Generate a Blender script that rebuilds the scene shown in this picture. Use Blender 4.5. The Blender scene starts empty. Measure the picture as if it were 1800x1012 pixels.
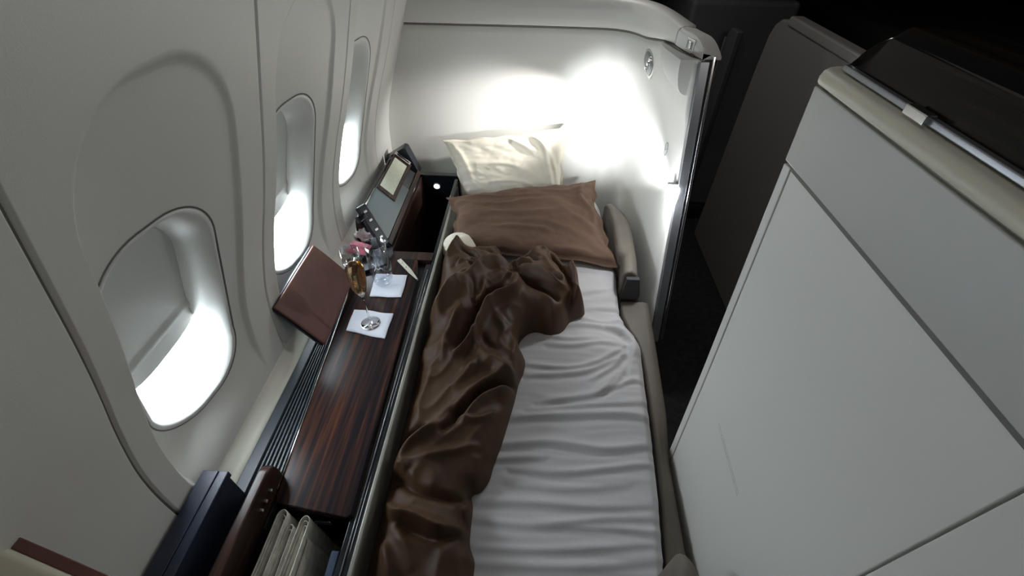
import bpy, bmesh, math, random
import numpy as np
from math import sin, cos, pi, radians, sqrt
from mathutils import Vector, Matrix, noise as mnoise

random.seed(4)
C = bpy.context.scene.collection
sc = bpy.context.scene

# ------------------------------------------------------------------ camera
F, CX, CY, H = 780.0, 900.0, 506.0, 1.96
MC = Matrix.Rotation(radians(2.2), 3, 'Z') @ Matrix.Rotation(pi / 2 - radians(43), 3, 'X') @ Matrix.Rotation(radians(1.0), 3, 'Z')
cd = bpy.data.cameras.new('camera'); cam = bpy.data.objects.new('camera', cd); C.objects.link(cam)
cam.matrix_world = Matrix.Translation((0, 0, H)) @ MC.to_4x4()
cd.sensor_fit = 'HORIZONTAL'; cd.sensor_width = 36; cd.lens = 36 * F / 1800; cd.clip_start = 0.02
sc.camera = cam


def ray(px, py):
    return MC @ Vector(((px - CX) / F, -(py - CY) / F, -1))


def onz(px, py, z):
    d = ray(px, py); t = (z - H) / d.z
    return Vector((d.x * t, d.y * t, z))


def onx(px, py, x):
    d = ray(px, py); t = x / d.x
    return Vector((x, d.y * t, H + d.z * t))


def ony(px, py, y):
    d = ray(px, py); t = y / d.y
    return Vector((d.x * t, y, H + d.z * t))


# ------------------------------------------------------------------ materials
def mat(name, col, rough=.5, metal=0, spec=.5, bump=0, bscale=200, var=0, vscale=8, coat=0, sheen=0, emit=None, est=0, stretch=None):
    m = bpy.data.materials.new(name); m.use_nodes = True
    nt = m.node_tree; b = nt.nodes['Principled BSDF']
    b.inputs['Base Color'].default_value = (*col, 1)
    b.inputs['Roughness'].default_value = rough
    b.inputs['Metallic'].default_value = metal
    b.inputs['Specular IOR Level'].default_value = spec
    if coat: b.inputs['Coat Weight'].default_value = coat; b.inputs['Coat Roughness'].default_value = .05
    if sheen: b.inputs['Sheen Tint'].default_value = (*[min(1, c * 4) for c in col], 1); b.inputs['Sheen Weight'].default_value = sheen; b.inputs['Sheen Roughness'].default_value = .4
    if emit: b.inputs['Emission Color'].default_value = (*emit, 1); b.inputs['Emission Strength'].default_value = est
    tc = nt.nodes.new('ShaderNodeTexCoord')
    src = tc.outputs['Object']
    if stretch:
        mp = nt.nodes.new('ShaderNodeMapping'); mp.inputs['Scale'].default_value = stretch
        nt.links.new(src, mp.inputs['Vector']); src = mp.outputs['Vector']
    if bump:
        n = nt.nodes.new('ShaderNodeTexNoise'); n.inputs['Scale'].default_value = bscale; n.inputs['Detail'].default_value = 3
        nt.links.new(src, n.inputs['Vector'])
        bp = nt.nodes.new('ShaderNodeBump'); bp.inputs['Strength'].default_value = bump; bp.inputs['Distance'].default_value = .001
        nt.links.new(n.outputs['Fac'], bp.inputs['Height']); nt.links.new(bp.outputs['Normal'], b.inputs['Normal'])
    if var:
        n2 = nt.nodes.new('ShaderNodeTexNoise'); n2.inputs['Scale'].default_value = vscale; n2.inputs['Detail'].default_value = 4
        nt.links.new(src, n2.inputs['Vector'])
        r = nt.nodes.new('ShaderNodeValToRGB'); nt.links.new(n2.outputs['Fac'], r.inputs['Fac'])
        r.color_ramp.elements[0].position = .3; r.color_ramp.elements[1].position = .7
        r.color_ramp.elements[0].color = (*[c * (1 - var) for c in col], 1)
        r.color_ramp.elements[1].color = (*[min(1, c * (1 + var)) for c in col], 1)
        nt.links.new(r.outputs['Color'], b.inputs['Base Color'])
    return m


def wood(name, dark, light, scale=1, rough=.12, spec=.28):
    m = bpy.data.materials.new(name); m.use_nodes = True
    nt = m.node_tree; b = nt.nodes['Principled BSDF']
    tc = nt.nodes.new('ShaderNodeTexCoord'); mp = nt.nodes.new('ShaderNodeMapping')
    mp.inputs['Scale'].default_value = (38 * scale, 1.3 * scale, 38 * scale)
    nt.links.new(tc.outputs['Object'], mp.inputs['Vector'])
    n = nt.nodes.new('ShaderNodeTexNoise'); n.inputs['Scale'].default_value = 1.6; n.inputs['Detail'].default_value = 5; n.inputs['Distortion'].default_value = .5
    nt.links.new(mp.outputs['Vector'], n.inputs['Vector'])
    r = nt.nodes.new('ShaderNodeValToRGB'); nt.links.new(n.outputs['Fac'], r.inputs['Fac'])
    r.color_ramp.elements[0].position = .42; r.color_ramp.elements[0].color = (*dark, 1)
    r.color_ramp.elements[1].position = .72; r.color_ramp.elements[1].color = (*light, 1)
    e = r.color_ramp.elements.new(.56); e.color = (*[(a * .65 + c * .35) for a, c in zip(dark, light)], 1)
    nt.links.new(r.outputs['Color'], b.inputs['Base Color'])
    b.inputs['Roughness'].default_value = rough; b.inputs['Specular IOR Level'].default_value = spec
    return m


def glass(name, col=(1, 1, 1), rough=0.0, ior=1.45):
    m = bpy.data.materials.new(name); m.use_nodes = True
    b = m.node_tree.nodes['Principled BSDF']
    b.inputs['Base Color'].default_value = (*col, 1); b.inputs['Roughness'].default_value = rough
    b.inputs['Transmission Weight'].default_value = 1; b.inputs['IOR'].default_value = ior
    return m


def thin_glass(name, tint=(.97, .985, 1)):
    m = bpy.data.materials.new(name); m.use_nodes = True; nt = m.node_tree
    nt.nodes.remove(nt.nodes['Principled BSDF']); out = nt.nodes['Material Output']
    a = nt.nodes.new('ShaderNodeBsdfTransparent'); a.inputs[0].default_value = (*tint, 1)
    g = nt.nodes.new('ShaderNodeBsdfGlossy'); g.inputs['Roughness'].default_value = .03
    f = nt.nodes.new('ShaderNodeLayerWeight'); f.inputs['Blend'].default_value = .22
    p = nt.nodes.new('ShaderNodeMath'); p.operation = 'MULTIPLY_ADD'; p.inputs[1].default_value = .62; p.inputs[2].default_value = .04
    x = nt.nodes.new('ShaderNodeMixShader')
    nt.links.new(f.outputs['Facing'], p.inputs[0]); nt.links.new(p.outputs[0], x.inputs[0]); nt.links.new(a.outputs[0], x.inputs[1]); nt.links.new(g.outputs[0], x.inputs[2]); nt.links.new(x.outputs[0], out.inputs[0])
    return m


M = dict(
    wall=mat('cabin_lining', (.66, .655, .62), .42, bump=.25, bscale=420, spec=.45),
    reveal=mat('window_reveal', (.66, .66, .63), .35),
    shade=mat('window_shade', (.60, .61, .58), .38, bump=.15, bscale=300),
    gasket=mat('gasket', (.16, .15, .14), .6),
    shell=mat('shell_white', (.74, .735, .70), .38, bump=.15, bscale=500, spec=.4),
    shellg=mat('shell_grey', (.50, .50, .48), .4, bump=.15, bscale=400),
    edge=mat('edge_metal', (.30, .31, .33), .32, metal=.7),
    chrome=mat('chrome', (.8, .8, .8), .16, metal=1),
    satin=mat('satin_metal', (.62, .62, .60), .35, metal=.9),
    beige=mat('beige_rail', (.62, .60, .48), .38),
    ledge=mat('beige_ledge', (.66, .64, .55), .4),
    black=mat('black_plastic', (.018, .022, .032), .35, bump=.3, bscale=500),
    blackg=mat('black_gloss', (.008, .010, .014), .12, coat=.4),
    blueblack=mat('blue_black_case', (.018, .024, .045), .38, bump=.4, bscale=600, var=.25, vscale=5),
    vent=mat('vent_grey', (.07, .085, .10), .42),
    seat=mat('taupe_leather', (.125, .108, .086), .55, bump=.5, bscale=300, var=.12, vscale=6),
    seatd=mat('dark_upholstery', (.05, .048, .052), .8, bump=.6, bscale=300),
    leather=mat('brown_leather', (.15, .06, .045), .5, bump=.8, bscale=500, var=.2, vscale=7),
    wood=wood('dark_rosewood', (.016, .013, .016), (.10, .038, .020), rough=.24, spec=.14),
    wood2=wood('brown_wood', (.022, .014, .012), (.085, .036, .022), rough=.32),
    sheet=mat('white_sheet', (.58, .57, .58), .85, bump=.5, bscale=900, spec=.2),
    cream=mat('cream_pillowcase', (.74, .69, .58), .8, bump=.5, bscale=800, spec=.2, sheen=.2),
    brown=mat('brown_pillowcase', (.135, .084, .060), .75, bump=.5, bscale=800, spec=.15, sheen=.12, var=.15, vscale=5),
    duvet=mat('brown_sateen', (.068, .037, .020), .44, bump=.5, bscale=900, sheen=.15, var=.12, vscale=4, spec=.22),
    paper=mat('napkin_paper', (.80, .83, .92), .8, bump=.6, bscale=250),
    news=mat('newsprint', (.55, .53, .46), .8, var=.22, vscale=45),
    tissue=mat('tissue', (.72, .66, .66), .8, bump=.8, bscale=120),
    pink=mat('pink_packet', (.62, .16, .24), .5, var=.3, vscale=40),
    screen=mat('screen_grey', (.10, .13, .14), .18),
    card=mat('pale_card', (.48, .50, .40), .6, var=.06, vscale=60),
    trimm=mat('dull_trim', (.30, .29, .25), .38, metal=.3),
    led=mat('led', (1, 1, 1), .5, emit=(1, 1, .96), est=9),
    lamp=mat('lamp_glass', (1, 1, 1), .4, emit=(.93, .97, 1), est=30),
    pane=mat('bright_pane', (1, 1, 1), .4, emit=(.82, .92, 1.0), est=21),
    carpet=mat('dark_carpet', (.022, .022, .026), .95, bump=1, bscale=300, var=.3, vscale=30),
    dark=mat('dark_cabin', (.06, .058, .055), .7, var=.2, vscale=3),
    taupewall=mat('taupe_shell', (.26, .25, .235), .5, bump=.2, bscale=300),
    darkgloss=wood('black_gloss_wood', (.008, .007, .007), (.028, .018, .012), rough=.12),
    clear=thin_glass('clear_glass'),
    solid=glass('solid_glass'),
    wine=glass('sparkling_wine', (.98, .66, .28), 0, 1.33),
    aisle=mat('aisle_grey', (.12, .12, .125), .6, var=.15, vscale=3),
    ink=mat('grey_print', (.22, .22, .24), .7),
    blue=mat('blue_booklet', (.035, .06, .12), .45, var=.2, vscale=30),
    label=mat('white_label', (.7, .7, .66), .6),
    red=mat('dark_red', (.28, .05, .06), .6),
)


# ------------------------------------------------------------------ mesh helpers
def obj(name, verts, faces, m, parent=None, smooth=True, bevel=0, seg=3, sub=0, solid=0, autosm=None, mats=None):
    me = bpy.data.meshes.new(name)
    me.from_pydata([tuple(v) for v in verts], [], faces); me.update()
    o = bpy.data.objects.new(name, me); C.objects.link(o)
    me.materials.append(M[m] if isinstance(m, str) else m)
    for q in mats or []: me.materials.append(M[q])
    bm = bmesh.new(); bm.from_mesh(me)
    bmesh.ops.recalc_face_normals(bm, faces=bm.faces) if not solid else None
    bm.to_mesh(me); bm.free()
    for p in me.polygons: p.use_smooth = smooth
    if solid:
        md = o.modifiers.new('s', 'SOLIDIFY'); md.thickness = solid; md.offset = 0
    if bevel:
        md = o.modifiers.new('b', 'BEVEL'); md.width = bevel; md.segments = seg; md.limit_method = 'ANGLE'; md.angle_limit = radians(35)
        w = o.modifiers.new('w', 'WEIGHTED_NORMAL')
    if sub:
        md = o.modifiers.new('u', 'SUBSURF'); md.levels = sub; md.render_levels = sub
    if parent is not None: o.parent = parent; o.matrix_parent_inverse = parent.matrix_world.inverted() if False else Matrix.Translation(-parent.location)
    return o


def tag(o, label=None, cat=None, group=None, kind=None):
    if label: o['label'] = label
    if cat: o['category'] = cat
    if group: o['group'] = group
    if kind: o['kind'] = kind
    return o


def thing(name, label, cat, loc=(0, 0, 0), group=None, kind=None):
    o = bpy.data.objects.new(name, None); C.objects.link(o); o.location = loc; o.empty_display_size = .05
    return tag(o, label, cat, group, kind)


def hexa(b, t):
    """box from 4 bottom and 4 top points"""
    v = list(b) + list(t)
    return v, [(3, 2, 1, 0), (4, 5, 6, 7), (0, 1, 5, 4), (1, 2, 6, 5), (2, 3, 7, 6), (3, 0, 4, 7)]


def box(name, x0, x1, y0, y1, z0, z1, m, parent=None, bevel=.003, **k):
    v, f = hexa([(x0, y0, z0), (x1, y0, z0), (x1, y1, z0), (x0, y1, z0)], [(x0, y0, z1), (x1, y0, z1), (x1, y1, z1), (x0, y1, z1)])
    return obj(name, v, f, m, parent, bevel=bevel, smooth=True, **k)


def prism(name, poly, n, depth, m, parent=None, bevel=.002, **k):
    """polygon (world points) pushed along n by depth"""
    n = Vector(n).normalized() * depth
    a = [Vector(p) for p in poly]; b = [p + n for p in a]; k_ = len(a)
    f = [tuple(range(k_))[::-1], tuple(range(k_, 2 * k_))] + [(i, (i + 1) % k_, (i + 1) % k_ + k_, i + k_) for i in range(k_)]
    return obj(name, a + b, f, m, parent, bevel=bevel, **k)


def tube(name, pts, r, m, parent=None, seg=10, closed=False, rs=None):
    pts = [Vector(p) for p in pts]; n = len(pts); V = []; Fc = []
    for i, p in enumerate(pts):
        a = pts[(i - 1) % n] if closed or i > 0 else pts[0]
        b = pts[(i + 1) % n] if closed or i < n - 1 else pts[-1]
        t = (b - a).normalized(); up = Vector((0, 0, 1)) if abs(t.z) < .9 else Vector((0, 1, 0))
        u = t.cross(up).normalized(); w = u.cross(t).normalized()
        rr = rs[i] if rs else r
        for j in range(seg):
            an = 2 * pi * j / seg; V.append(p + (u * cos(an) + w * sin(an)) * rr)
    for i in range(n if closed else n - 1):
        for j in range(seg):
            a = i * seg + j; b = i * seg + (j + 1) % seg; c = ((i + 1) % n) * seg + (j + 1) % seg; d = ((i + 1) % n) * seg + j
            Fc.append((a, b, c, d))
    if not closed: Fc += [tuple(range(seg))[::-1], tuple(range((n - 1) * seg, n * seg))]
    return obj(name, V, Fc, m, parent)


def lathe(name, prof, m, parent=None, loc=(0, 0, 0), seg=40, closed=False):
    V = []; Fc = []; loc = Vector(loc); n = len(prof)
    for r, z in prof:
        for j in range(seg):
            a = 2 * pi * j / seg; V.append(loc + Vector((r * cos(a), r * sin(a), z)))
    for i in range(n if closed else n - 1):
        for j in range(seg):
            Fc.append((i * seg + j, i * seg + (j + 1) % seg, ((i + 1) % n) * seg + (j + 1) % seg, ((i + 1) % n) * seg + j))
    o = obj(name, V, Fc, m, parent)
    bm = bmesh.new(); bm.from_mesh(o.data)
    bmesh.ops.remove_doubles(bm, verts=bm.verts, dist=1e-5); bmesh.ops.dissolve_degenerate(bm, edges=bm.edges, dist=1e-6)
    bmesh.ops.recalc_face_normals(bm, faces=bm.faces); bm.to_mesh(o.data); bm.free()
    return o


def extr_y(name, f_poly, yl, m, parent=None, bevel=.006):
    """f_poly(y) -> list of (x,z); lofted along y"""
    v = []; n = len(f_poly(yl[0]))
    for y in yl: v += [(x, y, z) for x, z in f_poly(y)]
    f = [(i * n + j, i * n + (j + 1) % n, (i + 1) * n + (j + 1) % n, (i + 1) * n + j) for i in range(len(yl) - 1) for j in range(n)]
    f += [tuple(range(n)), tuple(range(n * (len(yl) - 1), n * len(yl)))[::-1]]
    return obj(name, v, f, m, parent, bevel=bevel)


def rrect(hw, hh, r, n=10, cy=0, cz=0):
    out = []
    for (sx, sz, a0) in ((1, 1, 0), (-1, 1, pi / 2), (-1, -1, pi), (1, -1, 3 * pi / 2)):
        for i in range(n + 1):
            a = a0 + pi / 2 * i / n
            out.append((cy + sx * (hw - r) + r * cos(a), cz + sz * (hh - r) + r * sin(a)))
    return out


def sd_rr(y, z, cy, cz, hw, hh, r):
    qx = np.abs(y - cy) - (hw - r); qz = np.abs(z - cz) - (hh - r)
    return np.hypot(np.maximum(qx, 0), np.maximum(qz, 0)) + np.minimum(np.maximum(qx, qz), 0) - r


def sst(a, b, x):
    t = np.clip((x - a) / (b - a), 0, 1); return t * t * (3 - 2 * t)


def grid_faces(nu, nv, off=0):
    return [(off + i * nv + j, off + (i + 1) * nv + j, off + (i + 1) * nv + j + 1, off + i * nv + j + 1) for i in range(nu - 1) for j in range(nv - 1)]


def vnoise(x, y, seed=0):
    """smooth value noise, numpy"""
    xi = np.floor(x).astype(int); yi = np.floor(y).astype(int); xf = x - xi; yf = y - yi
    def h(a, b):
        n = (a * 374761393 + b * 668265263 + seed * 1442695041) & 0x7fffffff
        n = ((n ^ (n >> 13)) * 1274126177) & 0x7fffffff
        return (n ^ (n >> 16)) % 10007 / 10007.0 * 2 - 1
    u = xf * xf * (3 - 2 * xf); v = yf * yf * (3 - 2 * yf)
    return (h(xi, yi) * (1 - u) + h(xi + 1, yi) * u) * (1 - v) + (h(xi, yi + 1) * (1 - u) + h(xi + 1, yi + 1) * u) * v


def polyd(X, Y, P):
    """distance to polyline P, parameter 0..1 along it, signed side"""
    best = np.full(X.shape, 1e9); tt = np.zeros(X.shape); ss = np.zeros(X.shape); n = len(P) - 1
    for i in range(n):
        ax, ay = P[i]; bx, by = P[i + 1]; dx, dy = bx - ax, by - ay; L = dx * dx + dy * dy + 1e-12
        t = np.clip(((X - ax) * dx + (Y - ay) * dy) / L, 0, 1)
        d = np.hypot(X - ax - t * dx, Y - ay - t * dy)
        s = np.sign(dx * (Y - ay) - dy * (X - ax))
        m = d < best
        best = np.where(m, d, best); tt = np.where(m, (i + t) / n, tt); ss = np.where(m, s, ss)
    return best, tt, ss


def smooth_line(P, n=6):
    """Catmull-Rom through points"""
    P = [np.array(p, float) for p in P]; out = []
    Q = [2 * P[0] - P[1]] + P + [2 * P[-1] - P[-2]]
    for i in range(1, len(Q) - 2):
        for k in range(n):
            t = k / n; a, b, c, d = Q[i - 1], Q[i], Q[i + 1], Q[i + 2]
            out.append(.5 * (2 * b + (c - a) * t + (2 * a - 5 * b + 4 * c - d) * t * t + (3 * b - a - 3 * c + d) * t ** 3))
    out.append(P[-1]); return [tuple(p) for p in out]


# ------------------------------------------------------------------ left wall of the cabin
WK_z = [-.1, .3, .6, .88, 1.1, 1.37, 1.77, 2.2, 2.5]
WK_x = [-.80, -.86, -.875, -.865, -.80, -.69, -.56, -.42, -.30]
_zz = np.linspace(-.1, 2.5, 600); _xx = np.interp(_zz, WK_z, WK_x)
_k = np.ones(61) / 61
_xx = np.convolve(np.pad(_xx, 30, mode='edge'), _k, 'valid')


def W(z): return np.interp(z, _zz, _xx)


SEAMS = [-.22, .40, 1.01, 1.64, 2.30]
WIN = [(.660, 1.158), (1.280, 1.158), (1.915, 1.158)]
HW, HH, RR = .160, .325, .135
ys = set(np.arange(-1.3, 3.0, .006).round(4))
for s in SEAMS:
    for d in (-.009, -.006, -.0035, 0, .0035, .006, .009): ys.add(round(s + d, 4))
for cy, _ in WIN:
    for d in (-.194, .238):
        for q in np.arange(-.021, .0211, .003): ys.add(round(cy + d + q, 4))
ys = np.array(sorted(ys)); zs = np.arange(.1, 2.46, .006)
Yg, Zg = np.meshgrid(ys, zs, indexing='ij')


def recess(Y, Z):
    R = np.zeros(np.shape(Y))
    for cy, cz in WIN:
        lean = .10 * np.clip((Z - 1.3), 0, 1) * 0
        sd = sd_rr(Y, Z, cy + .022, 1.05, .216, .70, .19)
        k = 1 - sst(-.018, .0, sd)
        fade = sst(.68, .86, Z); side = .058 - .044 * sst(-.19, .24, Y - cy)
        R = np.maximum(R, side * k * fade * (1 - .45 * sst(1.3, 1.75, Z)))
    return R


Rg = recess(Yg, Zg)
gro = np.zeros_like(Yg)
for s in SEAMS: gro += .012 * (1 - sst(.0025, .006, np.abs(Yg - s)))
Xg = W(Zg) - Rg - gro
V = np.stack([Xg, Yg, Zg], -1).reshape(-1, 3)
inside = np.zeros(Yg.shape, bool)
for cy, cz in WIN: inside |= sd_rr(Yg + .09 * (Zg - cz), Zg, cy, cz, HW, HH, RR) < -.002
ins = inside.reshape(-1)
Fc = [f for f in grid_faces(len(ys), len(zs)) if not all(ins[list(f)])]
wl = obj('wall_left', V.tolist(), Fc, 'wall'); tag(wl, kind='structure')
for i, s in enumerate(SEAMS[1:4]):
    zz = np.linspace(.2, 2.4, 120)
    v = []; f = []
    for z in zz: x = W(z) - .008; v += [(x, s - .004, z), (x, s + .004, z)]
    f = [(2 * k, 2 * k + 1, 2 * k + 3, 2 * k + 2) for k in range(len(zz) - 1)]
    tag(obj('trim_%d' % (i + 1), v, f, 'gasket'), kind='structure')


def ring_loft(name, rings, m, parent, cap=False):
    n = len(rings[0]); v = [p for r in rings for p in r]; f = []
    for i in range(len(rings) - 1):
        for j in range(n): f.append((i * n + j, i * n + (j + 1) % n, (i + 1) * n + (j + 1) % n, (i + 1) * n + j))
    if cap: f.append(tuple(range((len(rings) - 1) * n, len(rings) * n)))
    return obj(name, v, f, m, parent)


def wpt(y, z, depth):
    return (float(W(z) - recess(np.array(y), np.array(z)) - depth), y, z)


for i, (cy, cz) in enumerate(WIN):
    root = thing('window_%d' % (i + 1), None, None, (float(W(cz)), cy, cz - HH), kind='structure')
    def R(hw, hh, r, dep): return [wpt(y - .09 * (z - cz), z, dep) for y, z in rrect(hw, hh, r, 12, cy, cz)]
    ring_loft('gasket', [R(HW + .0030, HH + .0030, RR + .004, -.0012), R(HW - .001, HH - .001, RR, -.0012), R(HW - .001, HH - .001, RR, .006)], 'gasket', root)
    # reveal: softly funnelled frame
    rings = [R(HW - .001, HH - .001, RR, .004), R(HW - .004, HH - .004, RR - .003, -.001), R(HW - .012, HH - .012, RR - .008, .001),
             R(HW - .022, HH - .024, RR - .015, .018), R(HW - .030, HH - .036, RR - .02, .045), R(HW - .034, HH - .042, RR - .02, .070), R(HW - .036, HH - .045, RR - .02, .105)]
    ring_loft('window_frame', rings, 'reveal', root)
    # shade, lowered about two thirds
    zb = cz - .070
    yy = np.linspace(cy - HW + .030, cy + HW - .030, 24); z2 = np.linspace(zb, cz + HH - .03, 30)
    v = []
    for a in yy:
        for b in z2:
            bz = b - (.035 * (1 - abs((a - cy) / HW) ** 3) if b == z2[0] else 0)
            lip = .007 * math.exp(-((b - zb - .03) / .01) ** 2)
            v.append((float(W(b)) - .042 - .058 + lip - .003 * cos((a - cy) * 9), a - .09 * (bz - cz), bz))
    obj('shade', v, grid_faces(24, 30), 'shade', root, solid=.003)
    v = [wpt(y - .09 * (z - cz), z, .098) for y, z in rrect(HW - .03, HH - .04, RR - .02, 12, cy, cz)]
    obj('pane', v, [tuple(range(len(v)))], 'pane', root)

# beige ledge that carries the wall down to the side console
v = []; zz = []
prof = [(-.884, .70), (-.870, .665), (-.857, .640), (-.845, .629), (-.834, .624), (-.832, .60)]
yy = np.linspace(.15, 2.55, 60)
for y in yy:
    for p in prof: v.append((p[0], y, p[1]))
tag(obj('trim_5', v, grid_faces(60, len(prof)), 'ledge', solid=.004), kind='structure')

# ------------------------------------------------------------------ headboard shell, corner and right side shell
plan = [(-.93, 2.60), (-.5, 2.605), (0, 2.61), (.34, 2.60), (.44, 2.575), (.50, 2.53), (.545, 2.45), (.575, 2.32), (.595, 2.15), (.61, 2.0)]
plan = smooth_line(plan, 6)


def shell_edge(z):  # leaning front edge of the side shell
    t = np.clip((z - .42) / (1.45 - .42), -.5, 1.1)
    return 1.50 + .36 * t ** 1.0


def shell_pt(u, z, off=0):
    """u 0..1 round the plan (last fifth runs to the slanting front edge)"""
    n = len(plan)
    ye = float(shell_edge(z))
    P = plan + [(.62 + .012 * k, 2.0 + (ye - 2.0) * (k / 6)) for k in range(1, 7)]
    P = P[:n] + [(.61 + .012 * (k / 6), 2.0 + (ye - 2.0) * (k / 6)) for k in range(1, 7)]
    t = u * (len(P) - 1); i = min(int(t), len(P) - 2); w = t - i
    p = np.array(P[i]) * (1 - w) + np.array(P[i + 1]) * w
    d = np.array(P[i + 1]) - np.array(P[i]); nrm = np.array((d[1], -d[0])); nrm /= np.hypot(*nrm) + 1e-9
    # nrm points into the suite
    return (p[0] + nrm[0] * off, p[1] + nrm[1] * off, z)


NU = 110
def rise(u): return .062 * float(sst(.58, .88, u))
def shell_sheet(name, zoffs, m, parent=None, u0=0, u1=1, thick=.03, kind=None):
    v = []
    for i in range(NU):
        u = u0 + (u1 - u0) * i / (NU - 1)
        for z, off in zoffs:
            z = z(u) if callable(z) else z + (rise(u) if z < 1.42 else rise(u) * (1.52 - z) / .1 if z < 1.52 else 0)
            v.append(shell_pt(u, z, off))
    o = obj(name, v, grid_faces(NU, len(zoffs)), m, parent)
    md = o.modifiers.new('s', 'SOLIDIFY'); md.thickness = thick; md.offset = -1
    bm = bmesh.new(); bm.from_mesh(o.data)
    # normals must face into the suite
    c = bm.faces[:] if False else None
    bm.faces.ensure_lookup_table(); f0 = bm.faces[5]
    if f0.normal.y > 0: bmesh.ops.reverse_faces(bm, faces=bm.faces)
    bm.to_mesh(o.data); bm.free()
    return o


us = .80
zl = [0, .3, .45, .6, .8, 1.0, 1.1, 1.18, 1.215, 1.235, 1.27, 1.35, 1.385]
off = [0, 0, 0, 0, 0, 0, 0, 0, 0, .006, .010, .010, .010]
zl += [1.45]; off += [.002]
hb = shell_sheet('wall_back', [(lambda u, z=z: z + (.0 if z < 1.2 else (z - 1.2) / .19 * rise(u)), o_) for z, o_ in zip(zl[:-1], off)], 'shell', u0=0, u1=1); tag(hb, kind='structure')
UR = .80
for _k in range(200):
    if shell_pt(UR, 1.45)[1] < float(shell_edge(1.45)) + .198: break
    UR += .001
rim = [(1.392, .0), (1.392, .020), (1.40, .028), (1.43, .030), (1.47, .029), (1.505, .022), (1.520, .004), (1.523, -.04)]
ur = shell_sheet('capping_band', rim, 'shell', u0=.004, u1=UR, thick=.012)
tag(ur, 'pale rounded capping band running round the top of the headboard', 'capping')
gap = shell_sheet('trim_6', [(1.383, .012), (1.387, .006), (1.395, .006)], 'gasket', u0=0, u1=.97, thick=.004); tag(gap, kind='structure')
# end block with the switch, rounded at its outer corner
def eblk(y):
    t = (y - yb0) / (yb1 - yb0)   # 0 front .. 1 rear
    x_in = .578 + .058 * (1 - t) ** 1.3
    top = 1.520 - .050 * (1 - min(1, t / .55)) ** 2.2
    bot = 1.392 + .062
    return [(x_in, bot), (x_in - .001, bot + .02), (x_in, top - .018), (x_in + .010, top - .004), (x_in + .03, top), (x_in + .07, top - .006), (x_in + .07, bot)]
yb0 = float(shell_edge(1.45)) - .002; yb1 = yb0 + .20
eb = extr_y('shell_end_block', eblk, [yb0 + (yb1 - yb0) * k / 14 for k in range(15)], 'shell', bevel=.004)
tag(eb, 'pale rounded end block of the shell capping, carrying a small square switch', 'end block')
# pod bulging below the block
yf = yb0 - .002; pv = []; n1 = 30; k = 11
for i in range(n1):
    t = i / (n1 - 1); y = yf + .40 * t
    zt_ = 1.452 - .030 * t; zb_ = zt_ - .128 * (1 - t ** 3) - .004
    xs_ = float(np.interp(y, [1.86, 2.0, 2.15, 2.32], [.628, .616, .600, .580])); dep = .066 * (1 - t ** 3) ** .7 + .006
    ring = []
    for j in range(9):
        a = j / 8 * pi / 2
        ring.append((xs_ - dep * cos(a) ** .55, y, zt_ - (zt_ - zb_) * sin(a) ** 1.1))
    ring += [(xs_ + .02, y, zb_), (xs_ + .02, y, zt_)]
    pv += ring
pf = [(i * k + j, i * k + (j + 1) % k, (i + 1) * k + (j + 1) % k, (i + 1) * k + j) for i in range(n1 - 1) for j in range(k)]
pf += [tuple(range(k)), tuple(range((n1 - 1) * k, n1 * k))]
pod = obj('lamp_pod', pv, pf, 'shellg', bevel=.003); tag(pod, 'smooth grey pod bulging from the side shell just under its switch', 'pod')


def on_shell(px, py, off=.002):
    best = None
    for u in np.linspace(.3, 1, 700):
        a = shell_pt(float(u), 1.2, off); d_ = ray(px, py)
        e = abs(d_.x * a[1] - d_.y * a[0]) / math.hypot(a[0], a[1])
        if d_.y * a[1] > 0 and (best is None or e < best[0]):
            t = a[1] / d_.y; best = (e, Vector((a[0], a[1], H + d_.z * t)), float(u))
    return best[1], best[2]


# small square switch on the end block
sy = yb0 + .085; tt_ = (sy - yb0) / (yb1 - yb0); sx = .578 + .058 * (1 - tt_) ** 1.3 - .001
sl_ = (.058 * 1.3 * (1 - tt_) ** .3) / (yb1 - yb0); tx = Vector((-sl_, 1, 0)).normalized(); nz = Vector((-tx.y, tx.x, 0))
c = Vector((sx, sy, 1.482))
sw = thing('rocker_switch', 'small square silver switch set in the end block of the shell', 'switch', tuple(c))
def swbox(name, a, b, t, m, oy=0, oz=0):
    p = [c + tx * (oy + a * q) + Vector((0, 0, oz + b * w_)) for q, w_ in ((-1, -1), (1, -1), (1, 1), (-1, 1))]
    v, f = hexa([q - nz * .004 for q in p], [q + nz * t for q in p]); return obj(name, v, f, m, sw, bevel=.0015)
swbox('bezel', .027, .020, .003, 'satin'); swbox('recess', .020, .014, .0045, 'edge'); swbox('rocker', .008, .012, .008, 'chrome', -.002)

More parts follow.
